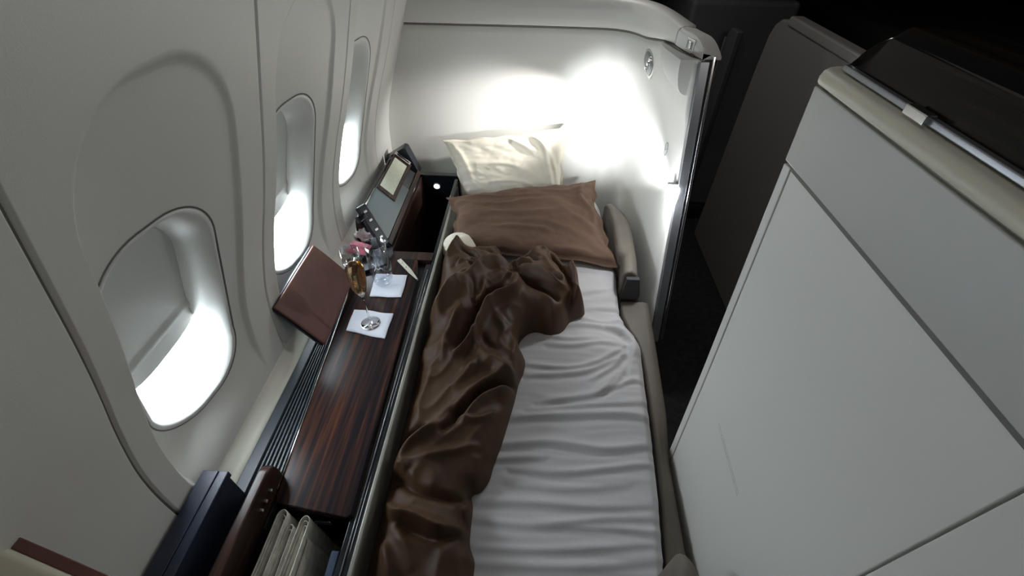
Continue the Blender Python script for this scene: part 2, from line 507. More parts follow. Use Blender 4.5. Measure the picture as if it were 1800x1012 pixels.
# chrome reading light in the recess beside the pod
c, ul = on_shell(1143, 112, .004)
rl = thing('reading_light', 'chrome oval reading light recessed beside the grey pod', 'light', tuple(c))
pa = Vector(shell_pt(ul - .01, c.z)); pb = Vector(shell_pt(ul + .01, c.z)); tx = (pb - pa).normalized(); nz = Vector((tx.y, -tx.x, 0))
if nz.x > 0: nz = -nz
rt = Matrix((( tx.x, 0, nz.x, c.x), (tx.y, 0, nz.y, c.y), (0, 1, 0, c.z), (0, 0, 0, 1)))
def disc(name, rx, ry, dz, r, m, parent, mt, seg=32, cy=0):
    v = []; f = []
    for k, (s, h) in enumerate(((1, 0), (1, dz * .6), (.9, dz), (.0, dz))):
        for j in range(seg):
            a = 2 * pi * j / seg; sk = 1 - .35 * max(0, -sin(a)) if r else 1
            v.append(mt @ Vector((rx * s * cos(a) * sk + (r * sin(a) * s), cy + ry * s * sin(a), h)))
    for k in range(3):
        for j in range(seg): f.append((k * seg + j, k * seg + (j + 1) % seg, (k + 1) * seg + (j + 1) % seg, (k + 1) * seg + j))
    return obj(name, v, f, m, parent)
disc('bezel', .075, .062, .008, -.03, 'satin', rl, rt); disc('reflector', .060, .050, .011, -.025, 'edge', rl, rt)
for q, w_ in ((-.030, .026), (-.004, .002), (.026, -.020)):
    disc('lens', .014, .012, .018, 0, 'chrome', rl, rt @ Matrix.Translation((q * -.6, w_, 0)))

# front edge trims of the side shell
zt = np.linspace(.30, 1.45, 40)
pe = [(.645, float(shell_edge(z)) - .006, z) for z in zt]
def strip(name, pts, w, d, m, parent=None):
    v = []; f = []
    for p in pts: v += [(p[0] - w, p[1] + d, p[2]), (p[0] - w * .8, p[1] - d, p[2]), (p[0] + w * .8, p[1] - d, p[2]), (p[0] + w, p[1] + d, p[2])]
    for i in range(len(pts) - 1):
        for j in range(4): f.append((i * 4 + j, i * 4 + (j + 1) % 4, i * 4 + 4 + (j + 1) % 4, i * 4 + 4 + j))
    f += [(0, 1, 2, 3), tuple(range(len(v) - 4, len(v)))]
    return obj(name, v, f, m, parent, bevel=.002)
et = thing('edge_post', 'tall grey metal edging along the front edge of the side shell', 'edging', (.63, 1.5, .3))
strip('edging', pe, .022, .012, 'edge', et)
strip('chrome_strip', [(p[0] + .030, p[1] - .004, p[2] + .02) for p in pe], .006, .010, 'chrome', et)
# lamp block
c = ony(1183, 342, float(shell_edge(1.0)) - .02)
lp = thing('shell_lamp', 'small glowing white lamp block on the front edge of the side shell', 'lamp', (c.x, c.y, c.z - .035))
box('lamp_glass', c.x - .026, c.x + .018, c.y - .02, c.y + .01, c.z - .036, c.z + .036, 'lamp', lp, bevel=.006)
box('lamp_housing', c.x - .028, c.x + .024, c.y + .010, c.y + .026, c.z - .045, c.z + .045, 'edge', lp, bevel=.004)
LAMP = Vector(c)
# small oval mark on the side shell
c, _u = on_shell(1171, 262, .002)
mk = thing('shell_mark', 'tiny dark oval outline mark on the lit side shell', 'mark', tuple(c))
tube('ring', [(c.x, c.y + .020 * cos(a), c.z + .030 * sin(a)) for a in np.linspace(0, 2 * pi, 28, endpoint=False)], .0012, 'ink', mk, 6, True)
tube('stroke', [(c.x, c.y - .012, c.z + .006), (c.x, c.y + .002, c.z - .002), (c.x, c.y + .012, c.z - .010)], .001, 'ink', mk, 6)
# ------------------------------------------------------------------ bed
# right edge of the mattress along y
EY = [-.30, .39, .60, .86, 1.10, 1.22, 1.30, 1.36, 1.45, 1.60, 1.74, 1.78, 1.90, 2.3, 2.50]
EX = [.41, .437, .462, .482, .495, .497, .488, .462, .445, .448, .462, .430, .438, .432, .39]


def bed_edge(y): return np.interp(y, EY, EX)


def pxl(P, z): return [tuple(onz(a, b, z)[:2]) for a, b in P]


SW = [  # sheet wrinkles: pixel survey, height, width
 ([(1017, 514), (1069, 507)], .006, .010), ([(1032, 537), (1098, 539)], .007, .011), ([(1026, 557), (1063, 565), (1103, 556)], .006, .008),
 ([(985, 569), (1040, 570), (1086, 579), (1103, 596)], .010, .012), ([(960, 590), (1000, 597), (1040, 596)], .007, .008),
 ([(966, 607), (1009, 610), (1052, 605), (1092, 610)], .006, .008), ([(926, 639), (989, 645), (1040, 639), (1092, 616)], .008, .008),
 ([(926, 658), (995, 656), (1040, 648), (1086, 630)], .009, .009), ([(1040, 665), (1080, 642), (1098, 622)], .007, .008),
 ([(1057, 688), (1085, 668), (1100, 640)], .006, .007), ([(949, 705), (1009, 696), (1052, 688), (1086, 653)], .008, .009),
 ([(1063, 685), (1109, 668), (1130, 670)], .006, .007), ([(929, 719), (1000, 713), (1063, 708), (1138, 705)], .006, .007),
 ([(897, 733), (966, 728), (1095, 725), (1143, 733)], .009, .011), ([(879, 780), (972, 775), (1061, 787), (1146, 780)], .009, .010),
 ([(868, 804), (954, 802)], .007, .008), ([(900, 822), (990, 829), (1115, 816), (1151, 814)], .006, .008),
 ([(836, 881), (936, 882), (1043, 890), (1158, 886)], .005, .009), ([(836, 911), (936, 922), (1043, 911), (1158, 908)], .005, .009),
 ([(960, 925), (1079, 927), (1158, 936)], .005, .008), ([(836, 961), (972, 965), (1158, 954)], .005, .009), ([(840, 990), (1000, 995), (1160, 985)], .004, .009),
 ([(900, 850), (1000, 858), (1100, 850)], .004, .010), ([(1075, 577), (1100, 590), (1112, 612), (1106, 650)], .009, .012),
 ([(1040, 340), (1060, 345)], .003, .01), ([(1055, 395), (1072, 392)], .004, .008), ([(1056, 420), (1076, 421)], .004, .008),
]
NX, NY = 150, 420
yv = np.linspace(-.28, 2.48, NY); U = np.linspace(0, 1, NX)
Ux, Yy = np.meshgrid(U, yv, indexing='ij')
XL = -.408
Xs = XL + (bed_edge(Yy) - XL) * Ux
Zs = np.full_like(Xs, .5)
for P, h, w in SW:
    L = smooth_line(pxl(P, .505), 5)
    d, t, s = polyd(Xs, Yy, L)
    ww = w * (1 + .8 * (s > 0))
    h = h * 1.35
    Zs += h * np.exp(-(d / ww) ** 2) * (np.sin(np.clip(t, 0, 1) * pi) ** .5 * .85 + .15) - h * .35 * np.exp(-((d - 2.2 * w) / (1.3 * w)) ** 2) * (s < 0)
wv = Yy + .02 * vnoise(Xs * 5, Yy * 5, 3)
Zs += .0022 * vnoise(Xs * 4 + 9, wv * 34, 1) + .0014 * vnoise(Xs * 7, wv * 70, 2) + .004 * vnoise(Xs * 3, Yy * 3.5, 5)
# hump where the seat joint pushes the sheet up
Zs += .022 * np.exp(-((Yy - 1.22) / .07) ** 2) * sst(-.1, .35, Xs) - .012 * np.exp(-((Yy - 1.45) / .08) ** 2) * sst(.1, .4, Xs)
edge = (bed_edge(Yy) - Xs)
Zs -= .018 * (1 - sst(0, .03, edge)) ** 2
pts = np.stack([Xs, Yy, Zs], -1)
V = []; Fc = []
nsk = 6
sk = []
for k in range(1, nsk + 1):
    a = k / nsk
    c_ = pts[-1].copy(); c_[:, 2] = c_[:, 2] - .10 * a; c_[:, 0] += .008 * sin(a * pi) + .003 * vnoise(yv * 25, yv * 0 + a * 3, 8); sk.append(c_)
allp = np.concatenate([pts] + [s[None] for s in sk], 0)
# close the underside
bot = allp[-1].copy(); bot[:, 0] = XL; bot[:, 2] = .40
allp = np.concatenate([allp, bot[None]], 0)
n0, n1_ = allp.shape[:2]
Fc = grid_faces(n0, n1_) + [((n0 - 1) * n1_ + j, (n0 - 1) * n1_ + j + 1, j + 1, j) for j in range(n1_ - 1)]
Fc += [tuple(i * n1_ for i in range(n0)), tuple(i * n1_ + n1_ - 1 for i in range(n0))[::-1]]
ms = obj('mattress', allp.reshape(-1, 3).tolist(), Fc, 'sheet')
tag(ms, 'long white sheeted mattress with sideways wrinkles, laid as a bed in the suite', 'mattress')


# bed base and taupe ledge on the right
tag(extr_y('seat_platform', lambda y: [(-.40, .02), (float(bed_edge(y)) - .03, .02), (float(bed_edge(y)) - .005, .10), (float(bed_edge(y)) - .005, .392), (-.405, .392)], np.linspace(-.28, 2.45, 40), 'seat'),
    'taupe upholstered seat base under the white mattress', 'bed base')
lx = lambda y: float(np.interp(y, [-.3, .75, .95, 1.25, 1.54], [.50, .535, .565, .585, .600]))
lg = extr_y('side_ledge', lambda y: [(float(bed_edge(y)) + .012, .05), (lx(y), .05), (lx(y) + .004, .44), (lx(y) - .004, .462), (lx(y) - .03, .470), (float(bed_edge(y)) + .016, .466)], np.linspace(-.28, 1.545, 40), 'seat', bevel=.012)
tag(lg, 'long flat taupe ledge between mattress and aisle', 'ledge')
# upper bolster pad
bp_ = [onz(1052, 372, .64), onz(1092, 378, .64), onz(1112, 430, .64), onz(1118, 497, .62), onz(1080, 500, .62)]
v = []
def rp(y):
    x1 = float(np.interp(y, [1.46, 1.7, 1.95, 2.1, 2.2], [.490, .520, .530, .515, .48])); x0 = float(bed_edge(y)) + .014 if y < 1.72 else .446
    x0 = min(x0, x1 - .05); zt_ = float(np.interp(y, [1.46, 1.55, 2.0, 2.2], [.60, .625, .63, .60]))
    return [(x0, .44), (x1 + .02, .44), (x1 + .025, zt_ - .05), (x1 + .012, zt_ - .015), (x1 - .01, zt_), (x0 + .02, zt_), (x0, zt_ - .02)]
pad = extr_y('bolster_pad', rp, np.linspace(1.575, 2.2, 20), 'seat', bevel=.018)
tag(pad, 'raised taupe bolster pad beside the pillows at the head of the bed', 'bolster')
tag(extr_y('armrest_end', lambda y: [(x, z - .0) for x, z in [(float(bed_edge(y)) + .015, .472), (.545, .472), (.55, .50), (.53, .60), (.47, .60)]], np.linspace(1.548, 1.572, 3), 'seatd', bevel=.004),
    'dark end face of the bolster pad above the armrest ledge', 'end panel')

# ------------------------------------------------------------------ pillows
def pillow(name, cs, T, m, flange=.06, seed=1, N=90, pinch=.05, ridges=(), bulge=1.0, noise=.006, scal=None, cat='pillow', label='', back=.55):
    """cs: corners bl, br, tr, tl (world). front normal from winding."""
    bl, br, tr, tl = [np.array(c, float) for c in cs]
    u = np.linspace(-1, 1, N); Ug, Vg = np.meshgrid(u, u, indexing='ij')
    a = (Ug + 1) / 2; b = (Vg + 1) / 2
    # pull sides in between corners
    pu = Ug * (1 - pinch * (1 - Vg ** 2) * np.abs(Ug) ** 2); pv_ = Vg * (1 - pinch * (1 - Ug ** 2) * np.abs(Vg) ** 2)
    if scal:
        pu = pu + scal * vnoise(Vg * 5 + 3, Ug * 0 + seed, seed) * np.abs(Ug) ** 6 * np.sign(Ug)
        pv_ = pv_ + scal * vnoise(Ug * 5 + 7, Vg * 0 + seed, seed + 4) * np.abs(Vg) ** 6 * np.sign(Vg)
    a2 = ((pu + 1) / 2)[..., None]; b2 = ((pv_ + 1) / 2)[..., None]
    P = bl * (1 - a2) * (1 - b2) + br * a2 * (1 - b2) + tr * a2 * b2 + tl * (1 - a2) * b2
    nrm = np.cross(br - bl, tl - bl); nrm /= np.linalg.norm(nrm)
    fu = np.clip((1 - np.abs(Ug)) / flange - .6, 0, None) * flange; fv = np.clip((1 - np.abs(Vg)) / flange - .6, 0, None) * flange
    e = np.clip(fu * fv * 4, 0, None)
    th = T * (1 - np.exp(-3.2 * (fu ** .55) * (fv ** .55) * 1.6))
    wr = np.zeros_like(Ug)
    for (Pl, h, w) in ridges:
        d, t, s = polyd(Ug, Vg, smooth_line(Pl, 5)); wr += 1.5 * h * np.exp(-(d / w) ** 2) * (np.sin(np.clip(t, .02, .98) * pi) ** .5)
    wn = noise * (vnoise(Ug * 3 + seed, Vg * 3, seed) + .5 * vnoise(Ug * 7, Vg * 7 + seed, seed + 1) + .25 * vnoise(Ug * 15, Vg * 13, seed + 2))
    r = np.hypot(Ug, Vg)
    ang = np.arctan2(np.abs(Vg), np.abs(Ug))
    cw = .0035 * np.sin(ang * 26 + 2 * vnoise(Ug * 2, Vg * 2, seed)) * sst(.8, 1.2, r)
    ft = sst(0, .2, th / T)
    fl = .010 * vnoise(Ug * 6 + seed, Vg * 6, seed + 9) * (1 - ft)
    A = P + nrm * (th + wn * ft + wr + cw * ft + fl + .0025)[..., None]
    B = P + nrm * (-th * back + fl - .0025)[..., None]
    V = np.concatenate([A.reshape(-1, 3), B.reshape(-1, 3)])
    f = grid_faces(N, N) + [q[::-1] for q in grid_faces(N, N, N * N)]
    K = N * N
    for i in range(N - 1):
        f += [(i * N, (i + 1) * N, (i + 1) * N + K, i * N + K), (i * N + N - 1, i * N + N - 1 + K, (i + 1) * N + N - 1 + K, (i + 1) * N + N - 1),
              (i, i + K, i + 1 + K, i + 1), ((N - 1) * N + i, (N - 1) * N + i + 1, (N - 1) * N + i + 1 + K, (N - 1) * N + i + K)]
    o = obj(name, V.tolist(), f, m)
    return tag(o, label, cat)


c_tl = ony(776, 247, 2.53); c_tr = ony(1003, 222, 2.53); c_bl = Vector((-.40, 2.34, .515)); c_br = Vector((.215, 2.32, .515))
pillow('pillow', (c_bl, c_br, c_tr, c_tl), .085, 'cream', flange=.10, seed=3, pinch=.07, scal=.02, noise=.008,
       ridges=[([(.3, .95), (.6, .5), (.72, -.2), (.8, -.9)], .018, .05), ([(.45, .8), (.75, .2), (.9, -.6)], .014, .04), ([(.1, .75), (.5, .35), (.7, -.3)], .009, .05),
               ([(-.9, .9), (-.75, .3), (-.7, -.5)], .012, .05), ([(-.6, .1), (0, .05), (.5, -.3)], .006, .07), ([(.0, .9), (.35, .45), (.5, .2)], .008, .04), ([(-.5, -.5), (.1, -.45), (.6, -.7)], .007, .06)],
       label='cream white pillow propped upright against the headboard', back=.25)
b_tl = onz(786, 347, .66); b_tr = onz(1046, 318, .66); b_br = onz(1094, 470, .535); b_bl = Vector((-.39, 1.73, .55))
pillow('pillow', (b_bl, b_br, b_tr, b_tl), .085, 'brown', flange=.09, seed=11, pinch=.10, scal=.035, noise=.010,
       ridges=[([(-.8, .75), (-.3, .55), (.1, .5)], .010, .04), ([(-.6, .35), (-.2, .3), (.2, .38)], .008, .05), ([(-.7, .1), (0, .0), (.6, .1)], .007, .07), ([(.4, .1), (.7, -.3), (.95, -.9)], .012, .06),
               ([(.8, .95), (.72, .4), (.84, 0), (.8, -.4)], .016, .05), ([(-.2, -.2), (.3, -.3), (.8, -.75)], .009, .07), ([(.2, .7), (.5, .6), (.75, .75)], .008, .05), ([(-.5, -.35), (0, -.4), (.4, -.5)], .008, .06)],
       label='brown flanged pillow lying in front of the cream pillow', back=.35)
# small cream cushion peeping out of the blanket
v = []; n = 30; m_ = 20
cc = Vector((-.335, 1.755, .578))
for i in range(n):
    for j in range(m_ + 1):
        a = 2 * pi * i / n; b = -pi / 2 + pi * j / m_
        q = Vector((.088 * cos(a) * abs(cos(b)) ** .8, .085 * sin(a) * abs(cos(b)) ** .8, .072 * sin(b)))
        q += Vector((1, 1, 1)) * .004 * float(mnoise.noise(q * 30))
        v.append(cc + q)
f = [(i * (m_ + 1) + j, ((i + 1) % n) * (m_ + 1) + j, ((i + 1) % n) * (m_ + 1) + j + 1, i * (m_ + 1) + j + 1) for i in range(n) for j in range(m_)]
tag(obj('cushion', v, f, 'cream'), 'small cream cushion peeping out above the brown blanket', 'cushion')

# ------------------------------------------------------------------ blanket
OUT = [(783, 428), (800, 420), (826, 423), (850, 423), (882, 427), (888, 448), (896, 458), (905, 445), (932, 434), (962, 429), (982, 438), (1000, 462), (1012, 485), (1021, 503), (1022, 522),
       (1030, 532), (1027, 541), (1004, 552), (992, 567), (972, 577), (945, 580), (925, 586), (912, 602), (914, 615), (923, 630), (921, 650), (912, 672), (904, 705), (893, 742), (882, 778), (868, 815), (860, 842), (845, 862), (829, 869),
       (831, 890), (827, 930), (826, 958), (834, 985), (832, 1012), (826, 1100), (800, 1190), (640, 1190), (596, 1100), (622, 1012), (640, 940), (655, 870), (676, 800), (694, 730), (708, 670), (722, 610), (736, 560), (752, 500), (764, 460)]
zo = {}
op = []
for i, (a, b) in enumerate(OUT):
    zz_ = .62 if i < 12 else (.56 if i < 20 else .52)
    if i >= 39: zz_ = .52
    if i > 43: zz_ = .55
    op.append(tuple(onz(a, b, zz_)[:2]))
op = [(max(x, -.408), y) for x, y in op]
ops = smooth_line(op + [op[0]], 5)[:-1]
RID = [  # crest (+) and valley (-): survey line, height, width, sharp side
 ([(750, 560), (774, 546), (822, 505), (876, 479), (900, 483)], .050, .030), ([(753, 529), (790, 518), (818, 505), (833, 490), (842, 477)], -.042, .016),
 ([(846, 424), (811, 429), (794, 453), (772, 470), (760, 500)], .035, .022), ([(807, 448), (830, 458), (850, 479)], -.022, .012), ([(800, 478), (820, 474), (840, 474)], .018, .012), ([(795, 482), (815, 470), (838, 483)], -.016, .009),
 ([(846, 477), (872, 468), (898, 468), (916, 473), (937, 474)], .030, .013), ([(850, 424), (881, 427), (886, 446), (894, 460)], .030, .014), ([(830, 440), (860, 450), (885, 462)], -.014, .012),
 ([(898, 448), (929, 434), (961, 430), (981, 440), (1000, 470), (1012, 500), (1008, 535)], .050, .024), ([(905, 468), (930, 462), (945, 470)], -.025, .012), ([(963, 452), (985, 475), (1000, 512), (998, 540)], -.032, .013),
 ([(930, 460), (945, 446), (960, 446)], .022, .013),
 ([(907, 482), (937, 492), (963, 508), (992, 520)], .036, .013), ([(903, 492), (925, 505), (955, 522), (985, 535)], -.036, .014), ([(925, 480), (955, 490), (985, 505)], -.022, .009),
 ([(913, 510), (903, 527), (861, 553), (845, 575), (824, 608), (796, 637)], .048, .015), ([(893, 512), (862, 529), (845, 552), (822, 588), (804, 620)], -.050, .014),
 ([(822, 515), (818, 545), (800, 575), (780, 612), (778, 640)], .020, .020), ([(852, 508), (850, 530), (838, 548)], .018, .009), ([(832, 512), (830, 540), (838, 555)], -.016, .009),
 ([(885, 508), (900, 504), (914, 512)], .022, .007),
 ([(822, 600), (832, 612), (860, 641), (900, 660), (918, 650)], .020, .018), ([(848, 592), (862, 606), (880, 618)], -.012, .006), ([(868, 565), (885, 580), (892, 610)], .010, .012), ([(900, 570), (905, 600), (905, 640)], .014, .010),
 ([(914, 664), (870, 682), (834, 709), (801, 745), (770, 768)], -.050, .015), ([(846, 631), (827, 667), (799, 693)], .014, .014), ([(915, 650), (880, 668), (840, 695), (800, 730)], .028, .018),
 ([(905, 678), (870, 698), (840, 722), (805, 750)], .026, .014),
 ([(799, 749), (830, 748), (858, 742), (874, 733)], .014, .007), ([(799, 745), (751, 771), (716, 797), (690, 830)], .032, .017), ([(750, 752), (720, 775), (694, 800)], -.030, .018),
 ([(850, 790), (813, 798), (768, 808), (716, 822)], .012, .012), ([(829, 874), (790, 880), (745, 872), (710, 853), (690, 850)], -.028, .018), ([(720, 838), (705, 828), (690, 838)], .020, .014),
 ([(664, 876), (699, 906), (758, 929), (822, 938)], .036, .013), ([(690, 912), (733, 940), (802, 948)], -.024, .010), ([(674, 955), (683, 986), (690, 1030)], .024, .016), ([(700, 930), (712, 965), (725, 1010)], .010, .018),
 ([(824, 876), (829, 908), (825, 936)], .022, .010), ([(808, 880), (812, 910), (818, 930)], -.016, .008), ([(815, 960), (830, 985), (834, 1010)], .014, .012), ([(780, 960), (770, 1000), (760, 1060)], .012, .02),
 ([(735, 640), (720, 690), (705, 740)], -.02, .025), ([(760, 660), (745, 700), (735, 745)], .012, .016), ([(745, 590), (735, 630), (728, 670)], .014, .016),
]
h = .0062
gx = np.arange(-.45, .32, h); gy = np.arange(-.06, 1.98, h)
Gx, Gy = np.meshgrid(gx, gy, indexing='ij')
d, t, s = polyd(Gx, Gy, ops + [ops[0]])
# inside test
ins = np.zeros(Gx.shape, bool); n = len(ops)
for i in range(n):
    x1, y1 = ops[i]; x2, y2 = ops[(i + 1) % n]
    if y1 == y2: continue
    c = ((y1 > Gy) != (y2 > Gy)) & (Gx < (x2 - x1) * (Gy - y1) / (y2 - y1) + x1); ins ^= c
sdv = np.where(ins, d, -d)
wxn = Gx + .010 * vnoise(Gx * 14, Gy * 14, 31); wyn = Gy + .010 * vnoise(Gx * 14 + 5, Gy * 14, 37)
base = np.interp(Gy, [-.1, .5, .9, 1.15, 1.35, 1.75, 1.95], [.075, .075, .085, .10, .125, .12, .11])
D = np.clip(sdv, 0, None)
Z = base * (1 - np.exp(-D / .026))
ridge = np.zeros_like(Z)
for P, hh, w in RID:
    L = smooth_line(pxl(P, .60 if min(q[1] for q in P) < 600 else .57), 5)
    dd, tt, s_ = polyd(wxn, wyn, L)
    env = np.clip(np.sin(np.clip(tt, 0, 1) * pi), 0, 1) ** .45 * .9 + .1
    k = 1 if hh < 0 else 1.25
    g = np.exp(-(dd / (w * k)) ** 2) * .55 + .55 * np.exp(-dd / (w * .7))
    ridge += hh * g * env * np.exp(-np.clip(dd - 2.5 * w, 0, None) / .01)
Z += np.where(ridge < 0, ridge * 1.75, ridge * 1.55) * (1 - np.exp(-D / .015))
Z += np.clip(base * .25, 0, 1) * (1 - np.exp(-D / .05))
_kx, _ky = tuple(onz(902, 478, .62))[:2]
_r = np.hypot(Gx - _kx, Gy - _ky); _a = np.arctan2(Gy - _ky, Gx - _kx)
Z += .016 * (np.abs(np.sin(_a * 4.5 + 1.3 * vnoise(Gx * 6, Gy * 6, 71) + 4 * _r)) ** .7 - .55) * np.exp(-((_r - .10) / .09) ** 2) * (1 - np.exp(-D / .03))
Z -= .045 * np.exp(-(_r / .035) ** 2)
_t = Gx * 9 + Gy * 4 + 1.5 * vnoise(Gx * 5, Gy * 3, 72)
Z += .010 * (np.abs(np.sin(_t)) ** .6 - .6) * (.5 + .5 * vnoise(Gx * 4, Gy * 4, 73)) * (1 - np.exp(-D / .03))
cre = lambda a, b, q: (1 - np.abs(vnoise(a, b, q))) ** 4
Z += (.014 * cre(Gx * 7 + Gy * 5, Gy * 4 - Gx * 3, 51) + .009 * cre(Gx * 13 - Gy * 9, Gy * 8 + Gx * 6, 52) - .006) * (1 - np.exp(-D / .02))
Z += (.007 * vnoise(Gx * 6 + Gy * 2, Gy * 5, 21) + .005 * vnoise(Gx * 15 + Gy * 6, Gy * 11 - Gx * 5, 22) + .0022 * vnoise(Gx * 36 + Gy * 18, Gy * 26, 23)) * (1 - np.exp(-D / .03))
Z = np.maximum(Z, .010 * (1 - np.exp(-D / .004)))
for _ in range(1):
    Zp = np.pad(Z, 1, mode='edge'); Z = (Zp[1:-1, 1:-1] * 4 + Zp[:-2, 1:-1] + Zp[2:, 1:-1] + Zp[1:-1, :-2] + Zp[1:-1, 2:]) / 8
Zb = np.full_like(Z, .500)
zin = np.where(sdv <= 0, .506, Zb + Z + .006)
# snap outside neighbours on to the outline
P_ = np.stack([Gx, Gy], -1)
A = np.array(ops); Bq = np.roll(A, -1, 0)
need = (sdv <= 0) & (sdv > -h * 1.5)
for (i, j) in zip(*np.nonzero(need)):
    p = P_[i, j]; ab = Bq - A; tq = np.clip(((p - A) * ab).sum(1) / ((ab ** 2).sum(1) + 1e-12), 0, 1); q = A + ab * tq[:, None]
    P_[i, j] = q[np.argmin(((q - p) ** 2).sum(1))]
ok = (sdv > -h * 1.42)
Nn = len(gy); Fc = [f for f in grid_faces(len(gx), Nn) if ok.reshape(-1)[list(f)].all() and (sdv.reshape(-1)[list(f)] > 0).any()]
used = sorted({i for f in Fc for i in f}); mp_ = {a: b for b, a in enumerate(used)}
V = np.concatenate([P_, zin[..., None]], -1).reshape(-1, 3)[used]
Fc = [tuple(mp_[i] for i in f) for f in Fc]
bl_ = obj('blanket', V.tolist(), Fc, 'duvet')
md = bl_.modifiers.new('u', 'SUBSURF'); md.levels = 1; md.render_levels = 1
tag(bl_, 'crumpled dark brown sateen blanket heaped along the left of the bed', 'blanket')

# ------------------------------------------------------------------ side console
con = thing('side_console', 'long dark side console with glossy rosewood top along the window wall', 'console', (-.64, 1.0, 0))
# body, with an open pocket at the near end and a deep bin at the far end
box('body', -.83, -.455, .50, 1.66, .03, .588, 'black', con, bevel=.004)
box('pocket_wall', -.83, -.708, -.2, .498, .03, .60, 'black', con, bevel=.003)
box('pocket_floor', -.706, -.455, -.2, .498, .03, .26, 'black', con, bevel=.002)
box('pocket_side', -.455, -.437, -.2, 1.66, .03, .60, 'blackg', con, bevel=.002)
# wooden top, rounded corners, slightly tapering
def woodpoly():
    a = [(-.764, 1.425), (-.700, .492), (-.462, .455), (-.478, .74), (-.472, 1.10), (-.486, 1.50), (-.455, 1.655), (-.62, 1.655), (-.63, 1.60)]
    return a
wt = prism('table_top', [(x, y, .592) for x, y in [(-.770, 1.44), (-.757, 1.30), (-.715, .75), (-.699, .50), (-.690, .480), (-.475, .452), (-.464, .462), (-.470, .74), (-.476, 1.10), (-.488, 1.50), (-.510, 1.60), (-.640, 1.600), (-.66, 1.50)]], (0, 0, 1), .030, 'wood', con, bevel=.004)
box('far_top', -.64, -.445, 1.605, 1.665, .592, .618, 'wood2', con, bevel=.003)
# fine polished edge bead down the left of the top
tube('edge_bead', [(-.774, 1.44, .618), (-.761, 1.30, .618), (-.719, .75, .618), (-.705, .52, .618)], .003, 'chrome', con, 8)
extr_y('groove_strip', lambda y: [(-.474 + .0 * y, .585), (-.447, .585), (-.447, .604), (-.470, .604)], np.linspace(-.2, 1.60, 10), 'blackg', con, bevel=.002)
extr_y('inner_rail', lambda y: [(-.446, .585), (-.430, .585), (-.430, .606), (-.433, .612), (-.443, .612), (-.446, .608)], np.linspace(-.2, 1.66, 10), 'blackg', con, bevel=.002)
tube('highlight_bead', [(-.452, -.2, .606), (-.452, .5, .606), (-.455, 1.55, .606)], .0025, 'edge', con, 8)
# light trim rail beside the bed, running to the headboard
extr_y('bed_side_trim', lambda y: [(-.430, .45), (-.416, .45), (-.414, .615), (-.417, .622), (-.427, .622), (-.430, .617)], np.linspace(-.2, 2.16, 16), 'trimm', con, bevel=.002)
# vent grille between wood and ledge
vx0 = lambda y: float(np.interp(y, [.4, 1.2], [-.830, -.838])); vx1 = lambda y: float(np.interp(y, [.49, .75, 1.30, 1.6], [-.707, -.722, -.765, -.775]))
vg = extr_y('vent_grille', lambda y: [(vx0(y), .57), (vx1(y), .57), (vx1(y), .596), (vx0(y) + .036, .596), (vx0(y) + .034, .618), (vx0(y), .620)], np.linspace(.42, 1.60, 20), 'vent', con, bevel=.001)
for k in range(6):
    extr_y('vent_slat', lambda y, k=k: [(vx0(y) + .040 + k * (vx1(y) - vx0(y) - .040) / 6, .596), (vx0(y) + .040 + (k + .55) * (vx1(y) - vx0(y) - .040) / 6, .596),
                                        (vx0(y) + .040 + (k + .50) * (vx1(y) - vx0(y) - .040) / 6, .613), (vx0(y) + .041 + k * (vx1(y) - vx0(y) - .040) / 6, .613)], np.linspace(.44, 1.60, 16), 'vent', con, bevel=.001)
# deep bin near the headboard
bn = [(-.648, 1.67), (-.445, 1.67), (-.452, 2.42), (-.650, 2.42)]
box('bin_floor', -.66, -.43, 1.665, 2.44, .03, .10, 'blackg', con, bevel=.002)
box('bin_side', -.675, -.655, 1.665, 2.44, .03, .60, 'wood2', con, bevel=.002)
box('bin_side', -.452, -.432, 1.665, 2.44, .03, .60, 'blackg', con, bevel=.002)
bb = box('bin_back', -.70, -.425, 2.42, 2.46, .03, .612, 'blackg', con, bevel=.004)
cl = ony(768, 327, 2.419)
led = thing('spot_light', 'tiny round white spotlight in the dark bin next to the cream pillow', 'light', tuple(cl))
rt = Matrix.Translation(cl) @ Matrix.Rotation(radians(90), 4, 'X')
disc('bezel', .022, .020, .004, 0, 'edge', led, rt); disc('diffuser', .018, .016, .006, 0, 'led', led, rt)
# label inside the pocket
cl = onz(569, 918, .50); cl = ony(569, 918, .497)
box('pocket_label', cl.x - .026, cl.x + .026, .494, .4975, cl.z - .011, cl.z + .011, 'label', con, bevel=.001)['label'] = 'small white label on the dark pocket wall'
box('pocket_lip', -.66, -.458, .476, .4975, .54, .590, 'black', con, bevel=.003)

# black case by the wall, near end
bc = thing('storage_case', 'blue-black lidded storage case standing by the window wall, near end of the console', 'case', (-.83, .2, .62))
box('body', -.858, -.795, -.2, .505, .604, .725, 'blueblack', bc, bevel=.003)
box('lid', -.862, -.818, -.2, .510, .727, .750, 'blueblack', bc, bevel=.003)
box('lid_edge', -.8165, -.790, -.2, .510, .727, .750, 'blueblack', bc, bevel=.003)
# upright wooden flap
wf = thing('wooden_flap', 'upright dark wooden flap with rounded end standing between case and newspapers', 'flap', (-.71, .3, .6))
fl_ = [(.565, .60), (.565, .66), (.558, .690), (.545, .706), (.525, .712), (-.2, .712), (-.2, .60)]
prism('flap_panel', [(-.735, y, z) for y, z in fl_], (1, 0, 0), .030, 'wood2', wf, bevel=.006)
for y in (.500, .470, .445):
    box('hinge', -.7065, -.696, y - .004, y + .004, .655, .664, 'satin', wf, bevel=.002)

